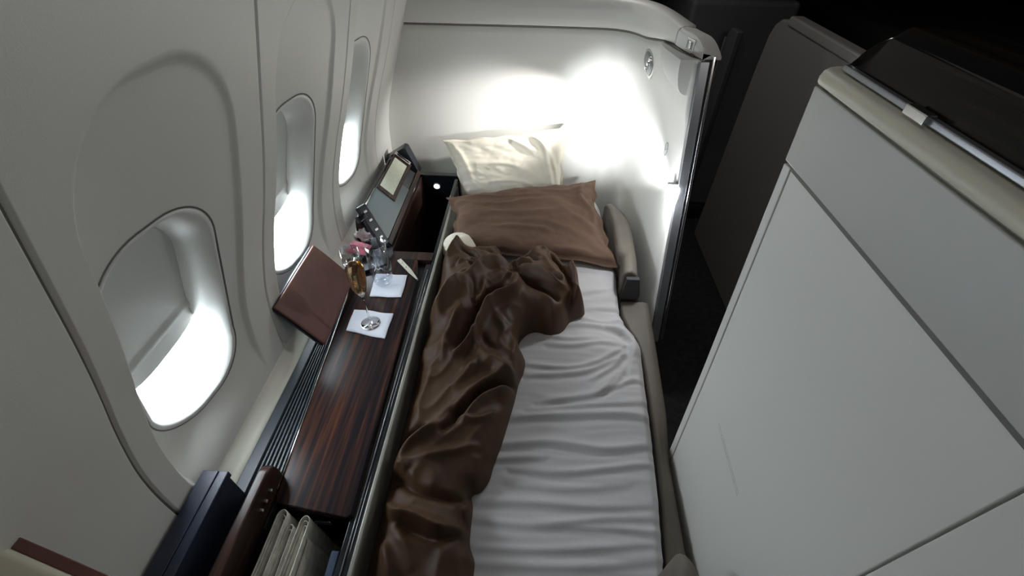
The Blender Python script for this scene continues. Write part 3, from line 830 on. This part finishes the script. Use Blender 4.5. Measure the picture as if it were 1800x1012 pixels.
# reddish leather cover leaning over the vent
TL = Vector((-.845, 1.375, .862)); BL = Vector((-.850, 1.02, .868)); BR = Vector((-.742, 1.03, .640)); TR = Vector((-.752, 1.41, .655))
TL = onx(550, 431, -.842); BL = onx(481, 541, -.850); BR = onz(571, 606, .640); TR = onz(621, 489, .650)
nn = (BR - BL).cross(TL - BL).normalized()
lc = thing('leather_folder', 'square reddish brown leather folder leaning on the window wall above the vents', 'folder', tuple(BR))
def quadgrid(name, cs, n, T, m, parent, bow=.004, seed=1, bevel=.003):
    a, b, c_, d_ = cs; v = []
    for i in range(n):
        for j in range(n):
            u = i / (n - 1); w = j / (n - 1)
            p = a * (1 - u) * (1 - w) + b * u * (1 - w) + c_ * u * w + d_ * (1 - u) * w
            v.append(p + nn * bow * (4 * u * (1 - u) + float(mnoise.noise(Vector((u * 3, w * 3, seed)))) * .5))
    o = obj(name, v, grid_faces(n, n), m, parent)
    md = o.modifiers.new('s', 'SOLIDIFY'); md.thickness = T; md.offset = 0
    md = o.modifiers.new('b', 'BEVEL'); md.width = bevel; md.segments = 3; md.limit_method = 'ANGLE'
    return o
quadgrid('cover', (BL, BR, TR, TL), 14, .010, 'leather', lc)
dn = nn * -.016
quadgrid('backing', (BL + dn, BR + dn, TR + dn, TL + dn), 10, .012, 'black', lc, bow=.001)

# ------------------------------------------------------------------ screen unit at the far end of the console
mu = thing('screen_unit', 'dark sloping screen cabinet with wood edge, between the far window and the headboard', 'screen cabinet', (-.72, 2.1, .6))
Ls = [Vector((-.815, 1.74, .745)), Vector((-.808, 2.48, .745))]; Rs = [Vector((-.672, 1.72, .605)), Vector((-.662, 2.48, .622))]
nm = (Rs[0] - Ls[0]).cross(Ls[1] - Ls[0]).normalized()
if nm.z < 0: nm = -nm
v, f = hexa([(-.845, 1.73, .58), (-.668, 1.73, .58), (-.660, 2.40, .58), (-.845, 2.40, .58)], [(-.822, 1.73, .742), (-.672, 1.73, .604), (-.664, 2.40, .616), (-.822, 2.40, .742)])
obj('cabinet', v, f, 'blackg', mu, bevel=.004)
def sl(u, w, h=0):  # u across the slope 0 (wall) .. 1, w along y 0..1
    a = Ls[0].lerp(Ls[1], w); b = Rs[0].lerp(Rs[1], w); return a.lerp(b, u) + nm * h
def slab(name, u0, u1, w0, w1, h0, h1, m, parent, bevel=.002):
    v, f = hexa([sl(u0, w0, h0), sl(u1, w0, h0), sl(u1, w1, h0), sl(u0, w1, h0)], [sl(u0, w0, h1), sl(u1, w0, h1), sl(u1, w1, h1), sl(u0, w1, h1)])
    return obj(name, v, f, m, parent, bevel=bevel)
slab('screen', .02, .86, .02, .62, .002, .012, 'screen', mu)
slab('wood_edge', .87, 1.0, .0, .92, .002, .010, 'wood2', mu)
slab('card_frame', .02, .62, .38, .90, .013, .020, 'wood2', mu)
tube('edge_highlight', [sl(.01, w, .012) for w in (0, .2, .36)], .004, 'chrome', mu, 8)
# upright triangular cheek against the headboard
ap = ony(715, 251, 2.50); rb = ony(744, 313, 2.50); lb = Vector((-.87, 2.50, .60))
prism('end_cheek', [(-.87, 2.50, .60), (rb.x, 2.50, .612), (ap.x + .01, 2.50, ap.z - .006), (ap.x - .008, 2.50, ap.z), (-.87, 2.50, .70)], (0, -1, 0), .07, 'black', mu, bevel=.004)
cdn = thing('card', 'pale greenish blank card lying in the wood frame of the screen cabinet', 'card', tuple(sl(.3, .6, .02)))
slab('card_sheet', .08, .50, .42, .84, .0205, .0225, 'card', cdn, .0005)
ck = thing('metal_clip', 'silver clip at the far end of the pale card', 'clip', tuple(sl(.2, .88, .022)))
u0, u1, w0, w1 = .02, .56, .865, .905
slab('clip_bar', u0, u1, w0, w0 + .010, .0205, .030, 'chrome', ck, .001); slab('clip_bar', u0, u1, w1 - .012, w1, .0205, .030, 'chrome', ck, .001)
slab('clip_end', u0, u0 + .06, w0 + .0102, w1 - .0122, .0205, .028, 'chrome', ck, .001); slab('clip_end', u1 - .06, u1, w0 + .0102, w1 - .0122, .0205, .028, 'chrome', ck, .001)

# remote handset
A0 = onz(643, 378, .790); A1 = onz(667, 416, .690)
rm = thing('handset', 'black slim handset with silver keys at the near end of the screen cabinet', 'remote', tuple(A1))
ax = (A1 - A0).normalized(); sd = ax.cross(Vector((0, 0, 1))).normalized(); up = sd.cross(ax).normalized()
def obox(name, o, a, b, c_, la, lb_, lc_, m, parent, bevel=.002):
    p = [o + a * x * la / 2 + b * y * lb_ / 2 for x, y in ((-1, -1), (1, -1), (1, 1), (-1, 1))]
    v, f = hexa([q - c_ * lc_ / 2 for q in p], [q + c_ * lc_ / 2 for q in p]); return obj(name, v, f, m, parent, bevel=bevel)
ctr = (A0 + A1) / 2
obox('body', ctr, ax, sd, up, .215, .056, .024, 'black', rm, .008)
for q in (-.075, -.03, .02, .06, .085):
    obox('key', ctr + ax * q + up * .0135, ax, sd, up, .010, .018, .004, 'satin', rm, .001)
obox('end_grip', A0 + sd * .028, ax, sd, up, .034, .050, .030, 'blackg', rm, .008)

# small tray the odds and ends lie in
tb = extr_y('tray_floor', lambda y: [(-.83, .575), (-.66, .575), (-.66, .586), (-.83, .586)], [1.605, 1.725], 'black', con, bevel=.001)


def crumple(name, c_, r, sq, m, label, cat, seed, lump=.35, N=26):
    v = []
    for i in range(N):
        for j in range(N + 1):
            a = 2 * pi * i / N; b = -pi / 2 + pi * j / N
            dv = Vector((cos(a) * cos(b), sin(a) * cos(b), sin(b)))
            k_ = 1 + lump * mnoise.noise(dv * 2.2 + Vector((seed, 0, 0))) + lump * .5 * mnoise.noise(dv * 5 + Vector((0, seed, 0)))
            p = Vector((dv.x * r * sq[0], dv.y * r * sq[1], dv.z * r * sq[2])) * k_
            v.append(Vector(c_) + p)
    zmin = min(p.z for p in v)
    f = [(i * (N + 1) + j, ((i + 1) % N) * (N + 1) + j, ((i + 1) % N) * (N + 1) + j + 1, i * (N + 1) + j + 1) for i in range(N) for j in range(N)]
    return tag(obj(name, v, f, m), label, cat)


c_ = onz(641, 411, .655)
crumple('crumpled_tissue', (c_.x, c_.y, .655), .045, (1, .8, .85), 'tissue', 'crumpled pinkish white tissue below the black handset', 'tissue', 3, .6)
# pink packet
c_ = onz(628, 438, .64)
pk = thing('snack_packet', 'small pink packet behind the champagne glass', 'packet', (c_.x, c_.y, .61))
a_ = [Vector((c_.x - .055, c_.y - .02, .640)), Vector((c_.x + .05, c_.y - .035, .632)), Vector((c_.x + .062, c_.y + .035, .640)), Vector((c_.x - .04, c_.y + .05, .650))]
nn2 = Vector((0, 0, 1)); v = []
N = 16
for s_ in (1, -1):
    for i in range(N):
        for j in range(N):
            u = i / (N - 1); w = j / (N - 1)
            p = a_[0] * (1 - u) * (1 - w) + a_[1] * u * (1 - w) + a_[2] * u * w + a_[3] * (1 - u) * w
            v.append(p + nn2 * s_ * (.022 * (16 * u * (1 - u) * w * (1 - w)) ** .6 + .003 * float(mnoise.noise(Vector((u * 7, w * 7, s_))))))
f = grid_faces(N, N) + grid_faces(N, N, N * N)
obj('wrapper', v, f, 'pink', pk)
prism('dark_tray', [(-.828, 1.59, .588), (-.76, 1.50, .602), (-.62, 1.60, .60), (-.665, 1.72, .590)], (0, 0, 1), .012, 'black', con)

# ------------------------------------------------------------------ glasses and napkins
ZT = .6225


def napkin(name, px, label, seed, puff=.010):
    P = [onz(a, b, ZT + .004) for a, b in px]; N = 40; v = []
    for s_ in (1, 0):
        for i in range(N):
            for j in range(N):
                u = i / (N - 1); w = j / (N - 1)
                p = P[0] * (1 - u) * (1 - w) + P[1] * u * (1 - w) + P[2] * u * w + P[3] * (1 - u) * w
                e = min(u, w, 1 - u, 1 - w)
                p = p + Vector((mnoise.noise(Vector((u * 2, w * 2, seed))), mnoise.noise(Vector((w * 2, seed, u * 2))), 0)) * .004
                p.z = ZT + .0008 + (s_ * (.0022 + .0035 * min(1, e * 12) + .0016 * (mnoise.noise(Vector((u * 4, w * 4, seed))) + 1) + .0022 * max(0, 1 - abs(w - .5 - .03 * sin(u * 6)) / .03) * .5))
                v.append(p)
    f = grid_faces(N, N) + [q[::-1] for q in grid_faces(N, N, N * N)]
    K = N * N
    for i in range(N - 1):
        f += [(i * N, (i + 1) * N, (i + 1) * N + K, i * N + K), (i * N + N - 1, i * N + N - 1 + K, (i + 1) * N + N - 1 + K, (i + 1) * N + N - 1), (i, i + K, i + 1 + K, i + 1), ((N - 1) * N + i, (N - 1) * N + i + 1, (N - 1) * N + i + 1 + K, (N - 1) * N + i + K)]
    return tag(obj(name, v, f, 'paper'), label, 'napkin')


napkin('paper_napkin', [(608, 581), (677, 595), (692, 551), (623, 544)], 'white folded paper napkin under the champagne glass', 1.3)
napkin('paper_napkin', [(650, 521), (706, 522), (716, 483), (661, 481)], 'white folded paper napkin under the empty tumbler', 7.7)

fb = onz(652, 569, ZT + .006)
fl = thing('champagne_flute', 'tall champagne flute two thirds full, standing on the nearer napkin', 'glass', (fb.x, fb.y, ZT + .009))
# flute leans a touch because the lens looks down on it
z0 = ZT + .009
R_ = .033
outer = [(.0, .0), (.038, .0), (.0385, .0015), (.034, .003), (.013, .006), (.005, .012), (.0038, .03), (.0036, .125), (.0045, .148), (.011, .160), (.021, .174), (.0290, .20), (.033, .235), (.0340, .28), (.0330, .33), (.0310, .375)]
inner = [(.0297, .375), (.0316, .33), (.0326, .28), (.0316, .235), (.0276, .20), (.0195, .175), (.009, .164), (.0, .1625)]
lathe('bowl', outer[8:] + inner, 'clear', fl, (fb.x, fb.y, z0), 48)
lathe('stem', outer[:9] + [(0, .149)], 'solid', fl, (fb.x, fb.y, z0), 48)
liq = [(.0, .1633), (.0087, .1647), (.0192, .1758), (.0273, .2003), (.0313, .235), (.0323, .28), (.0319, .315), (.0, .315)]
lathe('champagne', liq, 'wine', fl, (fb.x, fb.y, z0), 48)

tb_ = onz(675, 497, ZT + .006)
tu = thing('tumbler', 'clear empty stemless tumbler with etched mark on the farther napkin', 'glass', (tb_.x, tb_.y, ZT + .009))
outer = [(.0, .0), (.028, .0), (.035, .005), (.0425, .025), (.0465, .06), (.0475, .10), (.0460, .155), (.0430, .215)]
inner = [(.0417, .215), (.0446, .155), (.0460, .10), (.045, .06), (.041, .032), (.032, .020), (.0, .018)]
lathe('glass_body', outer + inner, 'clear', tu, (tb_.x, tb_.y, ZT + .009), 48)
# etched swoosh mark on the glass, facing the bed
ef = mat('etched', (.75, .78, .82), .6)
mkp = []
for q in np.linspace(0, 1, 12):
    a = radians(-105 + 50 * q); zz_ = .140 - .035 * q + .008 * sin(q * pi * 3)
    mkp.append((tb_.x + .0472 * cos(a), tb_.y + .0472 * sin(a), ZT + .009 + zz_))
tube('etched_mark', mkp, .0013, ef, tu, 6)
mkp = [(tb_.x + .0472 * cos(a), tb_.y + .0472 * sin(a), ZT + .009 + zz_) for a, zz_ in ((radians(-100), .105), (radians(-92), .120), (radians(-84), .145))]
tube('etched_mark', mkp, .0012, ef, tu, 6)

# pale strap with studs lying beside the tumbler
a = onz(701, 457, ZT + .003); b = onz(735, 493, ZT + .003)
sp = thing('stud_strap', 'thin pale strap with metal studs lying on the console beyond the tumbler', 'strap', tuple(a))
dr = (b - a).normalized(); sd_ = Vector((-dr.y, dr.x, 0))
prism('strap', [a - sd_ * .010, a + dr * .115 - sd_ * .008, b - sd_ * .002, b + sd_ * .002, a + dr * .10 + sd_ * .012, a + sd_ * .012], (0, 0, 1), .004, 'ledge', sp, bevel=.001)
for q in (.03, .07):
    lathe('stud', [(0, .0), (.0045, .0), (.0035, .003), (0, .004)], 'chrome', sp, tuple(a + dr * q + Vector((0, 0, .0042))), 14)
lathe('stud', [(0, .0), (.004, .0), (.003, .003), (0, .004)], 'chrome', sp, tuple(b - dr * .006 + Vector((0, 0, .0042))), 14)

# ------------------------------------------------------------------ newspapers in the pocket
# each is a fold of sheets: a hairpin profile standing in the pocket, running across it
def newspaper(name, spine, R, y_end, ztop, label, seed=0, open_=.006, drop=.30, tilt=0.0, nest=3):
    """a folded paper standing in the pocket: hairpin in plan with the spine away from the foot of the bed"""
    sx, sy = spine; v = []; f = []
    for q in range(nest):
        r_ = R * (1 - .30 * q); yo = -.010 * q; prof = []
        for k in range(10): t = k / 10; prof.append((-r_ - open_ * (1 - t) * (1 - .3 * q), y_end + (sy - r_ + yo - y_end) * t))
        for k in range(13):
            a = pi - pi * k / 12; prof.append((r_ * cos(a), sy + yo - r_ + r_ * 1.25 * sin(a)))
        for k in range(1, 11): t = k / 10; prof.append((r_ + open_ * t * (1 - .3 * q), sy - r_ + yo + (y_end - sy + r_ - yo) * t))
        off = len(v); nz_ = 9; n = len(prof)
        for i in range(nz_):
            t = i / (nz_ - 1)
            for (x, y) in prof:
                z = ztop - drop * (1 - t) - .006 * q - .05 * max(0, (sy - y) / max(.01, sy - y_end) - .55) ** 2 * (1 if x > 0 else 0)
                bow = 1 + .18 * sin(t * 2.6 + seed)
                w_ = .0025 * float(mnoise.noise(Vector((x * 30, y * 9 + seed, z * 9))))
                v.append((sx + x * bow + w_ + tilt * (z - ztop), y + w_, z + w_))
        f += grid_faces(nz_, n, off)
    o = obj(name, v, f, 'news')
    md = o.modifiers.new('s', 'SOLIDIFY'); md.thickness = .0016; md.offset = 0
    return tag(o, label, 'newspaper', 'folded newspapers in the console pocket')


q = onz(499, 897, .630); newspaper('folded_newspaper', (q.x, q.y), .0155, -.02, .630, 'folded newspaper with the tallest loop, leftmost in the console pocket', seed=1, tilt=-.05)
q = onz(538, 909, .620); newspaper('folded_newspaper', (q.x, q.y), .0150, .02, .620, 'folded newspaper with the second large loop, nearest the wooden table top on its right', seed=3, tilt=-.10)
q = onz(512, 922, .615); newspaper('folded_newspaper', (q.x, q.y), .0070, .0, .615, 'thin folded newspaper squeezed between two taller folded ones in the pocket', seed=5, nest=2)
q = onz(536, 945, .605); newspaper('folded_newspaper', (q.x, q.y), .0130, -.02, .605, 'folded newspaper nearest the blue booklet in the console pocket', seed=7, tilt=-.12)
bk = thing('booklet', 'blue booklet with clear edge standing in the console pocket beside the newspapers', 'booklet', (-.49, .3, .3))
p = onz(590, 975, .56)
v, f = hexa([(p.x - .018, p.y - .12, .34), (p.x + .012, p.y - .12, .34), (p.x + .012, p.y + .01, .34), (p.x - .018, p.y + .01, .34)],
            [(p.x - .014, p.y - .09, .56), (p.x + .010, p.y - .09, .56), (p.x + .010, p.y + .01, .565), (p.x - .014, p.y + .01, .565)])
obj('cover', v, f, 'blue', bk, bevel=.004)

# ------------------------------------------------------------------ near partition on the right
XP = .55
def pp(px, py, x=XP): return onx(px, py, x)
sp_ = thing('suite_partition', 'large pale grey suite partition filling the right side, with seams and top rail', 'partition', (XP + .03, .4, 0))
yE = lambda z: float(np.interp(z, [0, .27, .9, 1.52, 1.67, 1.74], [.74, .775, .835, .905, .92, .915]))
ZS, ZT2 = 1.517, 1.668
def side_panel(name, z0, z1, y0, m, parent, x=XP, t=.035, inset=0, n=14):
    zs_ = np.linspace(z0, z1, n); pl = [(x, yE(z) - inset, z) for z in zs_] + [(x, y0, z1), (x, y0, z0)]
    return prism(name, pl, (1, 0, 0), t, m, parent, bevel=.0025)
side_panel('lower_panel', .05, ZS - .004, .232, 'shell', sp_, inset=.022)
side_panel('rear_panel', .05, ZS - .004, -.6, 'shell', sp_, n=2) if False else None
prism('rear_panel', [(XP, .229, .05), (XP, .229, ZS - .004), (XP, -.7, ZS - .004), (XP, -.7, .05)], (1, 0, 0), .035, 'shell', sp_, bevel=.0025)
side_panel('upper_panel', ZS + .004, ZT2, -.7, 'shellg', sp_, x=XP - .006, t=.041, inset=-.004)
# slim shadow moulding in the seam (starts a little in from the edge)
box('seam_moulding', XP - .001, XP + .02, -.7, .885, ZS - .008, ZS + .003, 'gasket', sp_, bevel=.002)
# bright edge trim on the far edge
zt = np.linspace(.05, ZS - .004, 30)
strip('edge_trim', [(XP + .012, yE(z) - .006, z) for z in zt], .016, .012, 'shell', sp_)
strip('dark_return', [(XP + .045, yE(z) - .004, z) for z in zt], .014, .012, 'seatd', sp_)
# rounded beige rail
rp_ = [(XP - .004, ZT2 + .004), (XP - .009, ZT2 + .010), (XP - .010, ZT2 + .020), (XP - .006, ZT2 + .030), (XP + .003, ZT2 + .036), (XP + .016, ZT2 + .038), (XP + .030, ZT2 + .038), (XP + .030, ZT2 + .004)]
extr_y('top_rail', lambda y: rp_, np.linspace(-.7, .918, 8), 'beige', sp_, bevel=.003)
extr_y('shadow_gap', lambda y: [(XP + .002, ZT2 - .001), (XP + .035, ZT2 - .001), (XP + .035, ZT2 + .005), (XP + .002, ZT2 + .005)], [-.7, .91], 'gasket', sp_, bevel=0)
extr_y('metal_rail', lambda y: [(XP + .006, ZT2 + .040), (XP + .018, ZT2 + .040), (XP + .018, ZT2 + .050), (XP + .006, ZT2 + .050)], np.linspace(-.7, .885, 4), 'edge', sp_, bevel=.002)
cc1 = onx(1607, 204, XP + .02); cc2 = onx(1645, 226, XP + .02)
box('latch', XP - .002, XP + .014, cc2.y, cc1.y, ZT2 + .039, ZT2 + .054, 'chrome', sp_, bevel=.002)
# dark gloss wood hood above the rail
def hood(y):
    k_ = float(np.clip((.90 - y) / .06, 0, 1)) ** .5
    h_ = .006 + .075 * k_; x0 = XP + .019
    return [(x0, ZT2 + .040), (x0 + .004, ZT2 + .04 + h_ * .4), (x0 + .014, ZT2 + .04 + h_ * .8), (x0 + .035, ZT2 + .04 + h_), (x0 + .15, ZT2 + .04 + h_ * .95), (x0 + .21, ZT2 + .04 + h_ * .5), (x0 + .22, ZT2 + .040)]
extr_y('gloss_hood', hood, list(np.linspace(-.7, .80, 8)) + list(np.linspace(.83, .90, 12)), 'darkgloss', sp_, bevel=.003)
extr_y('hood_rib', lambda y: [(x + .0 - .002, z + .001) for x, z in hood(.6)], [cc1.y + .03, cc1.y + .033], 'satin', sp_, bevel=0) if False else None
# two lines of tiny grey print running down the panel
a = onx(1263, 745, XP - .0015); b = onx(1298, 873, XP - .0015)
dr = (b - a); L = dr.length; dr.normalize(); sd_ = Vector((0, -dr.z, dr.y))
v = []; f = []
rnd = random.Random(5)
for ln in (-1, 1):
    t = 0 if ln < 0 else .006
    while t < L - .004:
        w = rnd.uniform(.0012, .0032); hgt = rnd.choice((.0026, .0036))
        p = a + dr * t + sd_ * ln * .0042
        k_ = len(v); v += [p - sd_ * hgt / 2, p + dr * w * .45 - sd_ * hgt / 2, p + dr * w * .45 + sd_ * hgt / 2, p + sd_ * hgt / 2]; f.append((k_, k_ + 1, k_ + 2, k_ + 3))
        t += w * (1 if rnd.random() < .85 else 2.2)
obj('printed_lines', v, f, 'ink', sp_, smooth=False)

# rounded taupe end by the foot of the partition
p = onz(1200, 985, .76)
v = []; N = 28; Mm = 16
for i in range(N):
    for j in range(Mm + 1):
        a = 2 * pi * i / N; b = pi / 2 * j / Mm
        v.append((p.x + .036 * cos(a) * cos(b) ** .7 + .01, p.y - .07 + .10 * sin(a) * cos(b) ** .7, .70 + .07 * sin(b) ** .9))
base_i = len(v)
for i in range(N):
    a = 2 * pi * i / N; v.append((p.x + .036 * cos(a) + .01, p.y - .07 + .10 * sin(a), .46))
f = [(i * (Mm + 1) + j, ((i + 1) % N) * (Mm + 1) + j, ((i + 1) % N) * (Mm + 1) + j + 1, i * (Mm + 1) + j + 1) for i in range(N) for j in range(Mm)]
f += [(base_i + i, base_i + (i + 1) % N, ((i + 1) % N) * (Mm + 1), i * (Mm + 1)) for i in range(N)]
tag(obj('bed_bumper', v, f, 'seat'), 'small rounded taupe bumper between mattress foot and the pale partition', 'bumper')

# ------------------------------------------------------------------ near left rail
a = onz(-6, 950, 1.22); b = onz(150, 1018, 1.22)
nr = thing('near_shell_rail', 'pale rounded rail with a brown leather strip in the near left corner', 'rail', tuple(b))
dr = (b - a).normalized(); sd_ = Vector((dr.y, -dr.x, 0)) 
if sd_.y > 0: sd_ = -sd_
a2 = a - dr * .05; b2 = b + dr * .25
def bar(name, o0, o1, off, w, z0, z1, m, parent, bevel):
    p = [o0 + sd_ * off, o1 + sd_ * off, o1 + sd_ * (off + w), o0 + sd_ * (off + w)]
    v, f = hexa([(q.x, q.y, z0) for q in p], [(q.x, q.y, z1) for q in p]); return obj(name, v, f, m, parent, bevel=bevel)
bar('rail', a2, b2, .002, .040, 1.10, 1.222, 'beige', nr, .012)
st = onz(14, 936, 1.205)
a3 = a + dr * ((st - a).dot(dr))
bar('leather_strip', a3, b2, -.014, .0158, 1.06, 1.208, 'leather', nr, .002)

# ------------------------------------------------------------------ aisle, far shells, cabin
box('floor', -1.0, 5.2, -1.4, 6.2, -.05, 0, 'carpet', bevel=0)['kind'] = 'structure'
box('ceiling', -1.0, 5.2, -1.4, 6.2, 2.45, 2.5, 'dark', bevel=0)['kind'] = 'structure'
box('wall_far', 5.1, 5.2, -1.4, 6.2, -.05, 2.5, 'dark', bevel=0)['kind'] = 'structure'
box('wall_front', -1.0, 5.2, 6.1, 6.2, -.05, 2.5, 'dark', bevel=0)['kind'] = 'structure'
box('wall_near', -1.0, 5.2, -1.4, -1.3, -.05, 2.5, 'dark', bevel=0)['kind'] = 'structure'


def far_shell(name, x, pxs, zb, t, m, label, cat='seat shell'):
    P = [onx(a, b, x) for a, b in pxs]
    P = [Vector(p) for p in P]
    return P


# taupe shell across the aisle, rounded top corner
xs_ = 1.25
tl = onx(1346, 75, xs_)
ztop = onx(1395, 40, xs_).z
y1 = tl.y
pl = [(xs_, y1 + .05, .0), (xs_, y1 + .02, ztop - .30), (xs_, y1, ztop - .10), (xs_, y1 - .03, ztop - .045), (xs_, y1 - .08, ztop - .012), (xs_, y1 - .16, ztop), (xs_, .3, ztop + .02), (xs_, .3, 0)]
ts = thing('aisle_seat_shell', 'dark taupe seat shell with rounded top corner across the aisle', 'seat shell', (xs_ + .05, 1.5, 0))
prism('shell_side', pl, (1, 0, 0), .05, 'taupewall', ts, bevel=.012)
q = onx(1410, 45, xs_)
extr_y('shell_cap', lambda y: [(xs_ - .012, ztop - .02), (xs_ + .06, ztop - .02), (xs_ + .06, ztop + .022), (xs_ - .004, ztop + .022)], np.linspace(.3, y1 - .17, 6), 'taupewall', ts, bevel=.01)
# darker door leaf standing further along the aisle
xs2 = 1.18
tl2 = onx(1283, 45, xs2)
yb = tl2.y
dl = thing('aisle_door', 'narrow near black door leaf beyond the taupe shell across the aisle', 'door', (xs2, yb, 0))
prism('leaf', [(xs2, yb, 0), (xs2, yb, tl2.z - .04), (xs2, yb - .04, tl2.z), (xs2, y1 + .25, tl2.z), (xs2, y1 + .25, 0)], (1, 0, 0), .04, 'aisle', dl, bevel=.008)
strip('leaf_edge', [(xs2 - .004, yb - .002, z) for z in (0.02, .6, tl2.z - .06)], .006, .005, 'taupewall', dl)
# dark closet block beyond, next to the headboard shell
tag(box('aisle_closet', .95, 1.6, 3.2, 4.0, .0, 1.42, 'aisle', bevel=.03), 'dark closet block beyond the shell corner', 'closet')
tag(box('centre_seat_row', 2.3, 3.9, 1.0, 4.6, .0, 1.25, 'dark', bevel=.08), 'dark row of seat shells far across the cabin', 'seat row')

# ------------------------------------------------------------------ lights
def area(name, loc, target, size, power, col=(1, 1, 1), sy=None, spread=None):
    l = bpy.data.lights.new(name, 'AREA'); l.energy = power; l.color = col; l.size = size
    if sy: l.shape = 'RECTANGLE'; l.size_y = sy
    if spread: l.spread = radians(spread)
    o = bpy.data.objects.new(name, l); C.objects.link(o); o.location = loc
    o.rotation_euler = (Vector(target) - Vector(loc)).to_track_quat('-Z', 'Y').to_euler(); return o


def spot(name, loc, target, power, ang, blend, col, r=.02):
    l = bpy.data.lights.new(name, 'SPOT'); l.energy = power; l.color = col; l.spot_size = radians(ang); l.spot_blend = blend; l.shadow_soft_size = r
    o = bpy.data.objects.new(name, l); C.objects.link(o); o.location = loc
    o.rotation_euler = (Vector(target) - Vector(loc)).to_track_quat('-Z', 'Y').to_euler(); return o


area('cabin_ceiling_light', (.10, .6, 2.43), (.1, .6, 0), .6, 1.35, (1, .985, .97), sy=2.0)
area('bed_fill_light', (.25, 2.85, 2.40), (-.05, 1.1, .5), .25, 7.0, (1, .985, .97), sy=.5)  # added light past the head end, rakes the bed to harden the blanket folds
area('aisle_ceiling_light', (1.4, .2, 2.43), (1.4, .2, 0), .5, 7.0, (1, .97, .92), sy=1.0)
spot('lamp_beam_corner', LAMP + Vector((-.05, -.01, .0)), (.48, 2.58, .91), 85, 54, 1.0, (.95, .98, 1))
spot('lamp_beam_pillow', LAMP + Vector((-.05, -.01, .0)), (-.20, 2.58, .93), 30, 32, 1.0, (.97, .98, 1))
spot('reading_beam', (.46, 2.34, 1.24), (-.20, 2.56, .88), 62, 52, 1.0, (1, .98, .94))
pt = bpy.data.lights.new('lamp_glow', 'POINT'); pt.energy = 4.5; pt.color = (.94, .97, 1); pt.shadow_soft_size = .03
po = bpy.data.objects.new('lamp_glow', pt); C.objects.link(po); po.location = LAMP + Vector((-.05, -.03, 0))

w = bpy.data.worlds.new('world'); sc.world = w; w.use_nodes = True
w.node_tree.nodes['Background'].inputs[0].default_value = (.6, .75, 1, 1); w.node_tree.nodes['Background'].inputs[1].default_value = .0

sc.view_settings.view_transform = 'Standard'; sc.view_settings.look = 'None'; sc.view_settings.exposure = 0; sc.view_settings.gamma = 1
sc.view_settings.use_curve_mapping = False
